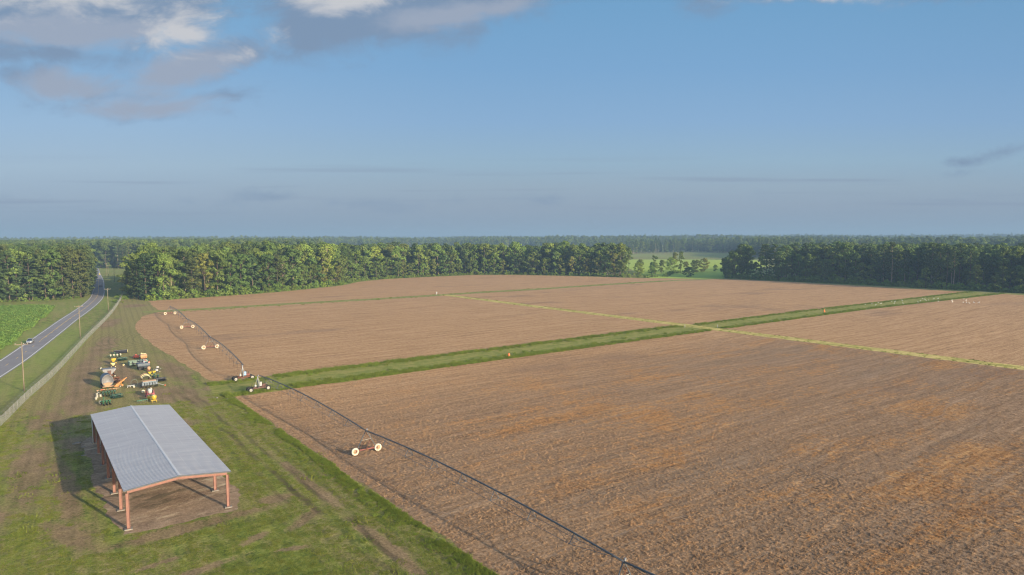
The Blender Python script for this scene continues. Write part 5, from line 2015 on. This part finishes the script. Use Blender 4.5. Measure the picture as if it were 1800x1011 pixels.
def tan_box():
    r = thing('box_spreader', 'tan box shaped spreader behind the long green header', 'implement', (33.0, 224.5, 0), .05, G2)
    mb = MB()
    mb.loft([[Vector((a * w / 2, b * l / 2, z)) for a, b in ((-1, -1), (1, -1), (1, 1), (-1, 1))] for w, l, z in ((1.5, 1.4, .7), (2.3, 1.9, 1.2), (2.3, 1.9, 1.85), (2.0, 1.6, 1.95))])
    mb.build('hopper', M['tan'], r)
    P_(r, 'side_band', 'orange', ('box', (0, -.98, 1.32), (2.32, .05, .16)), ('box', (-.9, -.98, 1.0), (.3, .06, .5)), ('box', (.9, -.98, 1.0), (.3, .06, .5)))
    P_(r, 'chassis', 'rust', ('box', (0, 0, .55), (1.4, 2.0, .2)), ('bar', (0, .9, .55), (0, 2.3, .45), .12))
    P_(r, 'lid_frame', 'paleyellow', ('box', (.2, .2, 2.05), (1.7, .9, .1)), ('box', (-.55, .3, 2.2), (.5, .5, .25)))
    for sx in (-1, 1):
        wheel(r, (sx * 1.0, -.2, .42), .42, .26, 'tyre', 'tan', 'x')
    r = thing('red_mower', 'small orange red mower deck beyond the tan box spreader', 'implement', (31.9, 229.5, 0), .1, G2)
    P_(r, 'deck', 'redorange', ('loft', [[Vector((a * w / 2, b * w * .32, z)) for a, b in ((-1, -1), (1, -1), (1, 1), (-1, 1))] for w, z in ((2.3, .25), (2.3, .6), (1.8, .85), (.7, .95))]))
    P_(r, 'drive_guard', 'redorange', ('box', (-.2, 0, 1.1), (.5, .5, .3)), ('bar', (-.4, .3, .9), (-.1, 1.4, .9), .1), ('bar', (.4, .3, .9), (.1, 1.4, .9), .1))
    P_(r, 'tail_bar', 'cream', ('box', (.9, -.7, .62), (.5, .1, .3)))
    for sx in (-1, 1):
        wheel(r, (sx * .9, -.85, .24), .24, .16, 'tyre', 'pale_hub', 'x')


def ball_tank():
    r = thing('nurse_tank', 'small orange tan round tank in front of the dark trailer bin', 'implement', (31.2, 204.6, 0), 0, G2)
    P_(r, 'tank', 'tan', ('lathe', (0, -.9, 1.0), (0, 1, 0), [(0, -.12), (.35, -.06), (.55, .1), (.58, .3), (.58, 1.3), (.5, 1.5), (0, 1.6)], 18))
    P_(r, 'cradle', 'redoxide', ('box', (0, -.5, .45), (.9, .12, .5)), ('box', (0, .4, .45), (.9, .12, .5)), ('box', (0, 0, .28), (.3, 2.0, .12)))
    for sx in (-1, 1):
        wheel(r, (sx * .6, -.1, .28), .28, .16, 'tyre', 'orange', 'x')


def sprayer(loc, label, group):
    r = thing('boom_sprayer', label, 'implement', loc, 0, group)
    P_(r, 'tank', 'white', ('tube', [(-.45, 0, .95), (-.38, 0, .95), (.38, 0, .95), (.45, 0, .95)], [.16, .28, .28, .16], 12))
    P_(r, 'frame', 'black', ('box', (0, 0, .55), (1.1, .7, .1)), ('box', (-.5, -.3, .3), (.08, .08, .6)), ('box', (.5, -.3, .3), (.08, .08, .6)), ('bar', (-1.5, -.4, .62), (1.2, -.4, .62), .06), ('bar', (0, .3, .6), (0, 1.2, .5), .08))
    P_(r, 'nozzle_pods', 'white', ('ball', (-1.3, -.42, .5), .12, 8, 6), ('ball', (-.6, -.42, .5), .1, 8, 6), ('ball', (.9, -.42, .5), .12, 8, 6))
    return r


def barrel_covers():
    r = thing('fender_stack', 'stack of curved pale yellow shields lying in the right row', 'implement', (28.6, 193.4, 0), .05, G2)
    for i, (y, z, mat) in enumerate(((.45, .75, 'tan'), (0, .55, 'paleyellow'), (-.45, .34, 'cream'))):
        mb = MB()
        o, n = [], []
        for k in range(13):
            a = PI * k / 12
            o.append((math.cos(a) * 1.35 + i * .12, math.sin(a) * .85 + z))
            n.append((math.cos(a) * 1.22 + i * .12, math.sin(a) * .74 + z))
        ring = o + n[::-1]
        mb.loft([[Vector((x, y - .2, zz)) for x, zz in ring], [Vector((x, y + .2, zz)) for x, zz in ring]])
        mb.build('shield', M[mat], r)
    P_(r, 'skid', 'rust', ('box', (-1.1, 0, .15), (.15, 1.6, .3)), ('box', (1.2, 0, .15), (.15, 1.6, .3)))


def grain_drill():
    r = thing('grain_drill', 'wide grey seed drill with six box windows and a tongue to the right', 'implement', (27.9, 182.6, 0), .06, G2)
    P_(r, 'lid', 'tan', ('loft', [[Vector((x, y, z)) for y, z in ((-.35, 1.62), (.35, 1.78), (.35, 1.86), (-.35, 1.72))] for x in (-2.25, 2.25)]))
    P_(r, 'seed_box', 'greyblue', ('loft', [[Vector((x, y, z)) for y, z in ((-.25, .85), (.25, .85), (.42, 1.75), (-.42, 1.6))] for x in (-2.3, 2.3)]))
    mb = MB()
    for i in range(6):
        x = -2.4 + i * .88
        mb.box((x, -.72, 1.0), (.62, .5, .55), taper=.85)
    mb.build('hopper_boxes', M['steelblue'], r)
    for i in range(6):
        x = -2.4 + i * .88
        P_(r, 'box_lid', 'greyblue', ('box', (x, -.74, 1.31), (.58, .5, .06)), ('box', (x + .1, -.99, 1.05), (.2, .03, .22)))
    mb = MB()
    for i in range(12):
        x = -2.6 + i * .44
        mb.lathe((x, -.9, .26), (1, .1, 0), [(0, 0), (.24, .01), (.24, .04), (0, .05)], 12)
        mb.bar((x, -.2, .8), (x, -.9, .3), .05)
    mb.build('disc_openers', M['black'], r)
    P_(r, 'frame', ('greyblue', 'white'), ('box', (-.1, -.4, .72), (5.4, .16, .16)), ('box', (0, .3, .8), (4.8, .16, .16)), ('bar', (2.4, -.5, .85), (4.3, -2.4, .5), .13, .13, 1), ('bar', (2.4, .2, .85), (3.6, -1.6, .6), .10), ('box', (2.6, -.1, 1.3), (.1, .9, 1.0)))
    P_(r, 'hitch', 'redorange', ('box', (4.45, -2.55, .48), (.4, .24, .24)))
    for x in (-2.7, 2.6):
        wheel(r, (x, .3, .45), .45, .24, 'tyre', 'greyblue', 'x')


def tank_tractor():
    r = thing('tank_sprayer', 'maroon framed sprayer with a round white tank near the shed roof', 'implement', (26.2, 171.5, 0), .05, G2)
    P_(r, 'tank', 'white', ('lathe', (0, 0, .95), (0, -.25, 1), [(0, 0), (.55, .02), (.62, .2), (.62, .9), (.5, 1.05), (.2, 1.12), (0, 1.14)], 22))
    P_(r, 'tank_lid', 'lightgrey', ('lathe', (0, -.27, 2.03), (0, -.25, 1), [(.2, 0), (.2, .1), (0, .12)], 12))
    P_(r, 'frame', 'maroon', ('box', (0, 0, .8), (1.6, 1.5, .16)), ('box', (-.85, 0, 1.15), (.14, 1.4, .8)), ('box', (.85, 0, 1.15), (.14, 1.4, .8)), ('box', (.75, -.8, .75), (.7, .5, .55)), ('bar', (-.9, -.5, .8), (-1.1, -.9, .25), .12), ('bar', (0, .7, .7), (0, 2.2, .5), .12))
    P_(r, 'boom', 'redoxide', ('bar', (-1.15, -.2, .6), (-1.15, -.2, 2.0), .08), ('bar', (1.2, -.2, .6), (1.2, -.2, 1.9), .08), ('bar', (-1.15, -.2, 1.1), (-.8, -.2, 1.1), .06), ('bar', (.8, -.2, 1.1), (1.2, -.2, 1.1), .06))
    for sx in (-1, 1):
        wheel(r, (sx * 1.0, .3, .5), .5, .28, 'tyre', 'maroon', 'x')


def loose_wheel(loc, R, w, tyre, hub, axis, label, group):
    mb = wheel_mesh(R, w, axis)
    o = mb.build('spare_wheel', [M[tyre], M[hub]], None, loc)
    return tag(o, label, 'wheel', group)


def tank_yellow(loc, label, s, group):
    r = thing('yellow_hopper', label, 'implement', loc, .05, group)
    P_(r, 'hopper', 'yellow', ('lathe', (0, 0, .5 * s), (0, 0, 1), [(0, 0), (.35 * s, 0), (.72 * s, .5 * s), (.75 * s, 1.05 * s), (.68 * s, 1.12 * s), (0, 1.2 * s)], 18))
    P_(r, 'lid', 'paleyellow', ('lathe', (0, 0, 1.69 * s), (0, 0, 1), [(.5 * s, 0), (.45 * s, .06), (0, .10)], 18))
    P_(r, 'stand', 'yellow', ('box', (0, 0, .42 * s), (1.7 * s, .16, .14)), ('box', (-.6 * s, 0, .22 * s), (.1, .8 * s, .42 * s)), ('box', (.6 * s, 0, .22 * s), (.1, .8 * s, .42 * s)))
    return r


roller()
row_planter((26.9, 233.5, 0), 'green row planter with cream seed boxes in front of the black roller', 4, 4.6, 'green', 'cream', G1, .05)
spreader((25.1, 222.8, 0), 'yellow cone spreader on wheels, farther of two in the left row', 'yellow', 'black', G1, 1.05, .1)
spreader((24.4, 216.8, 0), 'smaller pale yellow cone spreader just behind the grey hopper wagon', 'paleyellow', 'brown', G1, .82, -.2)
loose_wheel((27.0, 217.8, .34), .34, .2, 'cream_tyre', 'yellow', (.3, 1, 0), 'pale yellow spare wheel lying right of the small yellow spreader', G1)
loose_wheel((21.3, 216.0, .30), .30, .2, 'cream_tyre', 'dullgreen', (-.3, 1, 0), 'pale spare wheel on grass left of the grey hopper wagon', G1)
hopper_wagon()
disc_harrow((21.9, 196.4, 0), 'low rusty disc harrow between the grey hopper and the round drum', 3.9, 'rust', G1, .03)
drum_tank()
conveyor()
hay_rake()
long_bar()
row_planter((18.9, 178.6, 0), 'dark green planter crowded with white seed pots in the left row', 5, 3.9, 'dgreen', 'dgreen', G1, .10, .35)
disc_harrow((20.0, 174.6, 0), 'dark green disc harrow in front of the dark green planter', 3.0, 'dgreen', G1, .25)
row_planter((17.2, 168.6, 0), 'green planter partly hidden behind the far corner of the shed roof', 3, 2.6, 'green', 'green', G1, .35, .3)
disc_harrow((28.0, 227.6, 0), 'dark green disc harrow right of the green row planter with cream boxes', 3.2, 'dgreen', G1, .1)
disc_harrow((31.3, 188.4, 0), 'dark disc harrow between the pale curved shields and the wide seed drill', 3.4, 'black', G2, .08)
disc_harrow((22.6, 193.0, 0), 'low brown disc harrow right behind the big round drum', 3.0, 'brown', G1, -.05)
for i, (x, y, z) in enumerate(((16.7, 179.9, .9), (17.2, 178.0, .55), (16.5, 177.6, .55), (16.1, 175.6, .45), (16.4, 171.0, .5), (17.1, 181.0, .7))):
    mb = MB()
    mb.lathe((0, 0, 0), (0, 0, 1), [(0, 0), (.2, 0), (.25, .1), (.25, .5), (.2, .58), (0, .6)], 12)
    mb.lathe((0, 0, .6), (0, 0, 1), [(.12, 0), (.10, .07), (0, .08)], 10, 1)
    tag(mb.build('seed_pot', [M['cream'], M['lightgrey']], None, (x, y, 0)), 'cream seed pot standing left of the dark green planters, %s from the shed' % ordinal(6 - i), 'seed pot', 'cream seed pots by the dark green planters')
tan_box()
combine_header()
blue_wagon()
ball_tank()
sprayer((33.4, 204.5, 0), 'little black framed sprayer with white tank right of the tan round tank', G2)
sprayer((32.4, 200.0, 0), 'little black framed sprayer with white tank in front of its twin', G2)
spreader((30.4, 197.6, 0), 'bright yellow hopper, left of a pair behind the pale curved shields', 'yellow', 'green', G2, .72)
spreader((31.5, 198.2, 0), 'bright yellow hopper, right of a pair behind the pale curved shields', 'yellow', 'green', G2, .72)
row_planter((31.0, 192.6, 0), 'dark green planter right of the pale curved shields', 2, 2.2, 'dgreen', 'dgreen', G2, .1, .2)
barrel_covers()
grain_drill()
loose_wheel((27.5, 178.6, .42), .42, .22, 'cream_tyre', 'yellow', (0, 1, .3), 'yellow spare wheel leaning on the front of the wide grey seed drill', G2)
loose_wheel((25.6, 176.6, .5), .55, .26, 'cream_tyre', 'greyblue', (.2, .8, .55), 'grey rimmed spare wheel tilted behind the maroon sprayer', G2)
tank_tractor()
tank_yellow((25.4, 167.8, 0), 'small round yellow hopper touching the maroon sprayer', .62, G2)
tank_yellow((26.0, 165.2, 0), 'big yellow hopper standing just beyond the shed roof', .98, G2)
r = thing('green_toolbar', 'low green toolbar on grass left of the big yellow hopper', 'implement', (23.9, 166.4, 0), .25, G2)
P_(r, 'bar', 'green', ('box', (0, 0, .55), (3.0, .16, .16)), ('box', (-.2, .5, .5), (2.4, .12, .12)), ('bar', (-.8, 0, .5), (-.6, .5, .5), .1), ('bar', (.8, 0, .5), (.6, .5, .5), .1))
P_(r, 'shanks', 'dullgreen', *[('bar', (-1.3 + .52 * i, -.05, .55), (-1.3 + .52 * i, -.35, .03), .07, .05) for i in range(6)])


for o in list(COL.objects):
    if o.get('group') in (G1, G2) and o.parent is None:
        k = .66 if o.name.startswith('grain_drill') else .76
        o.scale = (k, .88, .92) if o.type == 'EMPTY' else (k, k, k)
        if o.type == 'MESH':
            o.location.z *= k

# ------------------------------------------------------------------ cars on the road
def car(x, y, heading, body, label, pickup=False):
    """local +y is forward"""
    rz = math.atan2(-heading[0], heading[1])
    r = thing('car', label, 'car', (x, y, .034), rz, 'cars on the road')
    L, Wd = 4.65, 1.82
    # lower body as sections along y
    sec = [(-2.32, .66, .50, .84), (-2.22, .84, .36, .98), (-1.5, .90, .26, 1.02), (0, .91, .24, .97), (.9, .91, .24, .95), (1.5, .90, .26, .90), (2.1, .84, .32, .78), (2.32, .68, .42, .66)]
    rings = []
    for yy, hw, z0, z1 in sec:
        rings.append([Vector((-hw * .92, yy, z0)), Vector((hw * .92, yy, z0)), Vector((hw, yy, (z0 * .55 + z1 * .45))), Vector((hw * .93, yy, z1 - .06)), Vector((hw * .80, yy, z1)), Vector((-hw * .80, yy, z1)), Vector((-hw * .93, yy, z1 - .06)), Vector((-hw, yy, (z0 * .55 + z1 * .45)))])
    mb = MB()
    mb.loft(rings[::-1], smooth=True)
    # roof skin over the glass house
    mb.loft([[Vector((sx * .58, yy, z)) for sx, z in ((-1, 1.44), (1, 1.44), (.92, 1.50), (-.92, 1.50))] for yy in (.35, -1.05)])
    for sx in (-1, 1):
        mb.bar((sx * .78, 1.05, .93), (sx * .60, .32, 1.46), .06)
        mb.bar((sx * .79, -1.85, 1.0), (sx * .60, -1.05, 1.46), .08)
        mb.bar((sx * .80, -.35, .95), (sx * .60, -.35, 1.46), .06)
        mb.box((sx * .98, .78, 1.02), (.18, .12, .13))
    mb.build('body', M[body], r)
    g = MB()
    g.loft([[Vector((a * w, yy, z)) for a, yy in ((-1, y0), (1, y0), (1, y1), (-1, y1))] for w, z, y0, y1 in ((.80, .93, -1.86, 1.06), (.58, 1.45, -1.04, .34))])
    g.build('window_glass', M['glass'], r)
    for sx in (-1, 1):
        h = MB()
        h.box((sx * .60, 2.19, .66), (.34, .14, .15), rz=-sx * .25)
        h.build('headlight', M['lamp'], r)
        t = MB()
        t.box((sx * .66, -2.24, .82), (.26, .12, .18), rz=sx * .2)
        t.build('tail_lamp', M['taillamp'], r)
    b = MB()
    b.box((0, 2.27, .42), (1.3, .10, .16))
    b.box((0, -2.28, .45), (1.3, .08, .14))
    b.build('bumper_insert', M['black'], r)
    for sx in (-1, 1):
        for yy in (-1.38, 1.42):
            wheel(r, (sx * .82, yy, .32), .33, .22, 'tyre', 'galv_light', 'x')


def road_dir(y):
    i = min(range(1, len(RC) - 1), key=lambda q: abs(RC[q].y - y))
    return (RC[i + 1] - RC[i - 1]).normalized()


d = road_dir(285)
car(7.7, 285.5, (-d.x, -d.y), 'silver', 'silver car coming along the straight road past the nearest pole')
d = road_dir(584)
car(60.2, 584.5, (d.x, d.y), 'darkcar', 'dark car driving away through the tree shadow on the road')

# ------------------------------------------------------------------ haze
hz = MB()
hz.box((0, 0, 38), (20400, 20400, 110))
hm, hnb, hout = material('haze_air')
pv = hnb.node('ShaderNodeVolumePrincipled')
pv.inputs['Color'].default_value = (0.215, 0.335, 0.500, 1)
pv.inputs['Density'].default_value = 0.00027
pv.inputs['Anisotropy'].default_value = 0.0
hm.node_tree.links.new(pv.outputs[0], hout.inputs['Volume'])
tag(hz.build('haze', hm), 'pale blue morning haze in the far air', 'haze', kind='stuff')

# ------------------------------------------------------------------ world: sky, cloud and light
world = bpy.data.worlds.new("World")
scene.world = world
world.use_nodes = True
wt = world.node_tree
wt.nodes.clear()
nb = NB(wt)
wout = nb.node('ShaderNodeOutputWorld')
bg = nb.node('ShaderNodeBackground')
bg.inputs['Strength'].default_value = SKY_STRENGTH
wt.links.new(bg.outputs[0], wout.inputs[0])
sky = nb.node('ShaderNodeTexSky')
sky.sky_type = 'NISHITA'
sky.sun_disc = False
sky.sun_elevation = SUN_EL
sky.sun_rotation = math.atan2(SUN_AZ.x, SUN_AZ.y)
sky.altitude = 50
sky.air_density = 1.0
sky.dust_density = 1.5
sky.ozone_density = 1.5

d = nb.node('ShaderNodeTexCoord').outputs['Generated']
# tangent coordinates round the heading (0.6, 0.8)
fx, fy = math.sin(YAW), math.cos(YAW)
fwd = nb.vm('DOT_PRODUCT', d, (fx, fy, 0))
rgt = nb.vm('DOT_PRODUCT', d, (fy, -fx, 0))
_, _, dz = nb.sep(d)
fw = nb.m('MAXIMUM', fwd, 0.05)
TX = nb.m('DIVIDE', rgt, fw)
TZ = nb.m('DIVIDE', dz, fw)
KS = 1.0 / (SKY_STRENGTH * 2 ** EXPO)


def skc(r, g, b):
    return tuple(c * KS for c in lin(r, g, b))


def tz_of(py, px=900):
    return math.tan(math.atan((505.5 - py) / 1200.0) - PITCH)


def tan_of(px, py):
    x, y = (px - 900) / 1200.0, (505.5 - py) / 1200.0
    f = math.cos(PITCH) + y * math.sin(PITCH)
    u = -math.sin(PITCH) + y * math.cos(PITCH)
    return x / f, u / f


def vec_ramp(fac, stops, top):
    return nb.ramp(nb.m('DIVIDE', fac, top), [(max(0.0, min(1.0, p / top)), c) for p, c in stops])


stops_mid = [(tz_of(418), skc(136, 158, 180)), (tz_of(395), skc(142, 160, 180)), (tz_of(365), skc(149, 165, 183)), (tz_of(330), skc(154, 174, 191)), (tz_of(285), skc(151, 181, 203)),
             (tz_of(215), skc(138, 175, 211)), (tz_of(120), skc(124, 168, 209)), (tz_of(0), skc(113, 162, 203)), (0.60, skc(92, 140, 190))]
stops_left = [(tz_of(418), skc(136, 159, 183)), (tz_of(385), skc(145, 164, 185)), (tz_of(345), skc(158, 177, 196)), (tz_of(290), skc(165, 189, 209)), (tz_of(215), skc(155, 187, 217)),
              (tz_of(120), skc(138, 178, 215)), (tz_of(0), skc(124, 172, 211)), (0.60, skc(96, 145, 195))]
cm = vec_ramp(TZ, stops_mid, 0.62)
cl = vec_ramp(TZ, stops_left, 0.62)
grad = nb.mix(nb.smooth(TX, -0.72, 0.05, 1.0, 0.0), cm, cl)
grad = nb.mix(nb.smooth(TX, 0.30, 0.80, 0.0, 0.10), grad, skc(118, 140, 165))
WN = nb.noise(nb.comb(nb.m('MULTIPLY', TX, 4.5), nb.m('MULTIPLY', TZ, 8.0), 2.0), 1.0, 6, 0.62, 0.0, True)
PV0 = nb.comb(TX, TZ, 0.0)
WR, WG, WB = nb.sep(WN)
PV = nb.comb(nb.m('ADD', TX, nb.m('MULTIPLY', nb.m('SUBTRACT', WR, 0.5), 0.20)), nb.m('ADD', TZ, nb.m('MULTIPLY', nb.m('SUBTRACT', WG, 0.5), 0.075)), 0.0)
# thin level haze bars low in the sky
bars = nb.noise(nb.comb(nb.m('MULTIPLY', TX, 2.2), nb.m('MULTIPLY', TZ, 70.0)), 1.0, 3, 0.5)
barm = nb.m('MULTIPLY', nb.smooth(TZ, 0.01, 0.05), nb.smooth(TZ, 0.07, 0.13, 1.0, 0.0))
grad = nb.mix(nb.m('MULTIPLY', barm, nb.smooth(bars, 0.52, 0.72, 0.0, 0.55)), grad, skc(135, 150, 174))
# clouds
n1 = nb.noise(nb.comb(nb.m('MULTIPLY', TX, 9.0), nb.m('MULTIPLY', TZ, 19.0), 0.3), 1.0, 9, 0.60, 0.5)
n1b = nb.noise(nb.comb(nb.m('ADD', nb.m('MULTIPLY', TX, 9.0), 0.10), nb.m('ADD', nb.m('MULTIPLY', TZ, 19.0), 0.30), 0.3), 1.0, 9, 0.60, 0.5)
n2 = nb.noise(nb.comb(nb.m('MULTIPLY', TX, 5.0), nb.m('MULTIPLY', TZ, 9.0), 4.0), 1.0, 5, 0.6)


def blobs(L):
    out = []
    for px, py, rx, ry, rot, amp in L:
        x, z = tan_of(px, py)
        e = nb.ellipse(PV, x, z, rx / 1200.0, ry / 1200.0, math.radians(rot))
        out.append(nb.m('MULTIPLY', e, amp) if amp != 1 else e)
    return nb.maxof(out)


shape = blobs([(110, 6, 380, 104, 0, 1.9), (330, 45, 100, 58, 0, 1.1), (110, 90, 230, 36, -4, .85), (350, 110, 220, 42, 12, 1.05), (100, 145, 190, 42, -6, .72), (210, 182, 220, 26, 0, .50),
               (395, 168, 95, 18, 8, .6), (720, -4, 300, 112, 10, 1.75), (620, 48, 210, 58, 8, 1.35), (508, 66, 48, 22, 10, .75), (900, -8, 140, 30, 10, .7), (1235, 2, 70, 30, 0, .5), (1480, -12, 230, 26, 0, .9),
               (1700, 281, 150, 12, 6, .42), (1660, 306, 110, 7, 0, .22), (440, 353, 330, 8, 0, .16), (960, 350, 300, 7, 0, .12)])
dens = nb.m('ADD', nb.m('MAXIMUM', shape, -0.8), nb.m('MULTIPLY', nb.m('SUBTRACT', n1, 0.5), 2.1))
alpha = nb.smooth(dens, -0.06, 0.85, 0.0, 0.93)
litb = blobs([(100, -22, 250, 62, 0, 1.1), (320, 48, 110, 56, 0, 1.25), (600, -2, 130, 40, 0, 1.25), (500, 66, 46, 24, 0, .7), (425, 98, 34, 16, 0, .5), (1480, -12, 240, 30, 0, .9)])
lit = nb.m('ADD', nb.m('MULTIPLY', nb.m('MAXIMUM', litb, -0.3), 1.1), nb.m('MULTIPLY', nb.m('SUBTRACT', n1, n1b), 2.4))
lit = nb.m('ADD', lit, nb.m('MULTIPLY', nb.m('SUBTRACT', n2, 0.5), 0.5))
mauve = blobs([(330, 125, 220, 45, 10, 1.0), (90, 150, 160, 40, 0, 1.0), (230, 182, 200, 30, 0, 1.0), (130, 48, 230, 40, 0, 1.3), (790, 30, 170, 40, 10, 1.0)])
dark = nb.mix(nb.smooth(nb.m('ADD', mauve, nb.m('MULTIPLY', nb.m('SUBTRACT', n2, 0.5), 1.4)), 0.05, 0.6), skc(126, 148, 176), skc(157, 168, 187))
cloud = nb.mix(nb.smooth(lit, 0.0, 1.15), dark, skc(204, 204, 207))
vis = nb.mix(alpha, grad, cloud)
# the open sky overhead and behind keeps the physical sky; the modelled band covers the low sky ahead
up = nb.m('MULTIPLY', nb.smooth(TZ, 0.36, 0.60, 1.0, 0.0), nb.smooth(fwd, 0.10, 0.40))
nb.put(bg.inputs['Color'], nb.mix(up, sky.outputs[0], vis))

sun = bpy.data.lights.new('sun', 'SUN')
sun.energy = SUN_STRENGTH
sun.angle = math.radians(0.6)
sun.color = (1.0, 0.83, 0.60)
so = bpy.data.objects.new('sun', sun)
COL.objects.link(so)
to_sun = Vector((SUN_AZ.x * math.cos(SUN_EL), SUN_AZ.y * math.cos(SUN_EL), math.sin(SUN_EL)))
so.rotation_euler = (-to_sun).to_track_quat('-Z', 'Y').to_euler()
so.location = to_sun * 300

# ------------------------------------------------------------------ camera
cam = bpy.data.cameras.new('camera')
cam.sensor_width = 36.0
cam.lens = 24.0
cam.clip_start = 0.5
cam.clip_end = 30000
co = bpy.data.objects.new('camera', cam)
COL.objects.link(co)
mw = Matrix.Rotation(-YAW, 4, 'Z') @ Matrix.Rotation(PI / 2 - PITCH, 4, 'X') @ Matrix.Rotation(-ROLL, 4, 'Z')
mw.translation = (0, 0, CAM_H)
co.matrix_world = mw
scene.camera = co

scene.view_settings.view_transform = 'Standard'
scene.view_settings.look = 'None'
scene.view_settings.exposure = EXPO
scene.view_settings.gamma = 1.0
scene.render.engine = 'CYCLES'
scene.cycles.use_denoising = DENOISE
scene.cycles.filter_width = 1.15
scene.cycles.max_bounces = 5
scene.cycles.diffuse_bounces = 2
scene.cycles.glossy_bounces = 2
scene.cycles.transmission_bounces = 3
scene.cycles.transparent_max_bounces = 12
scene.cycles.volume_bounces = 0
scene.cycles.use_adaptive_sampling = False
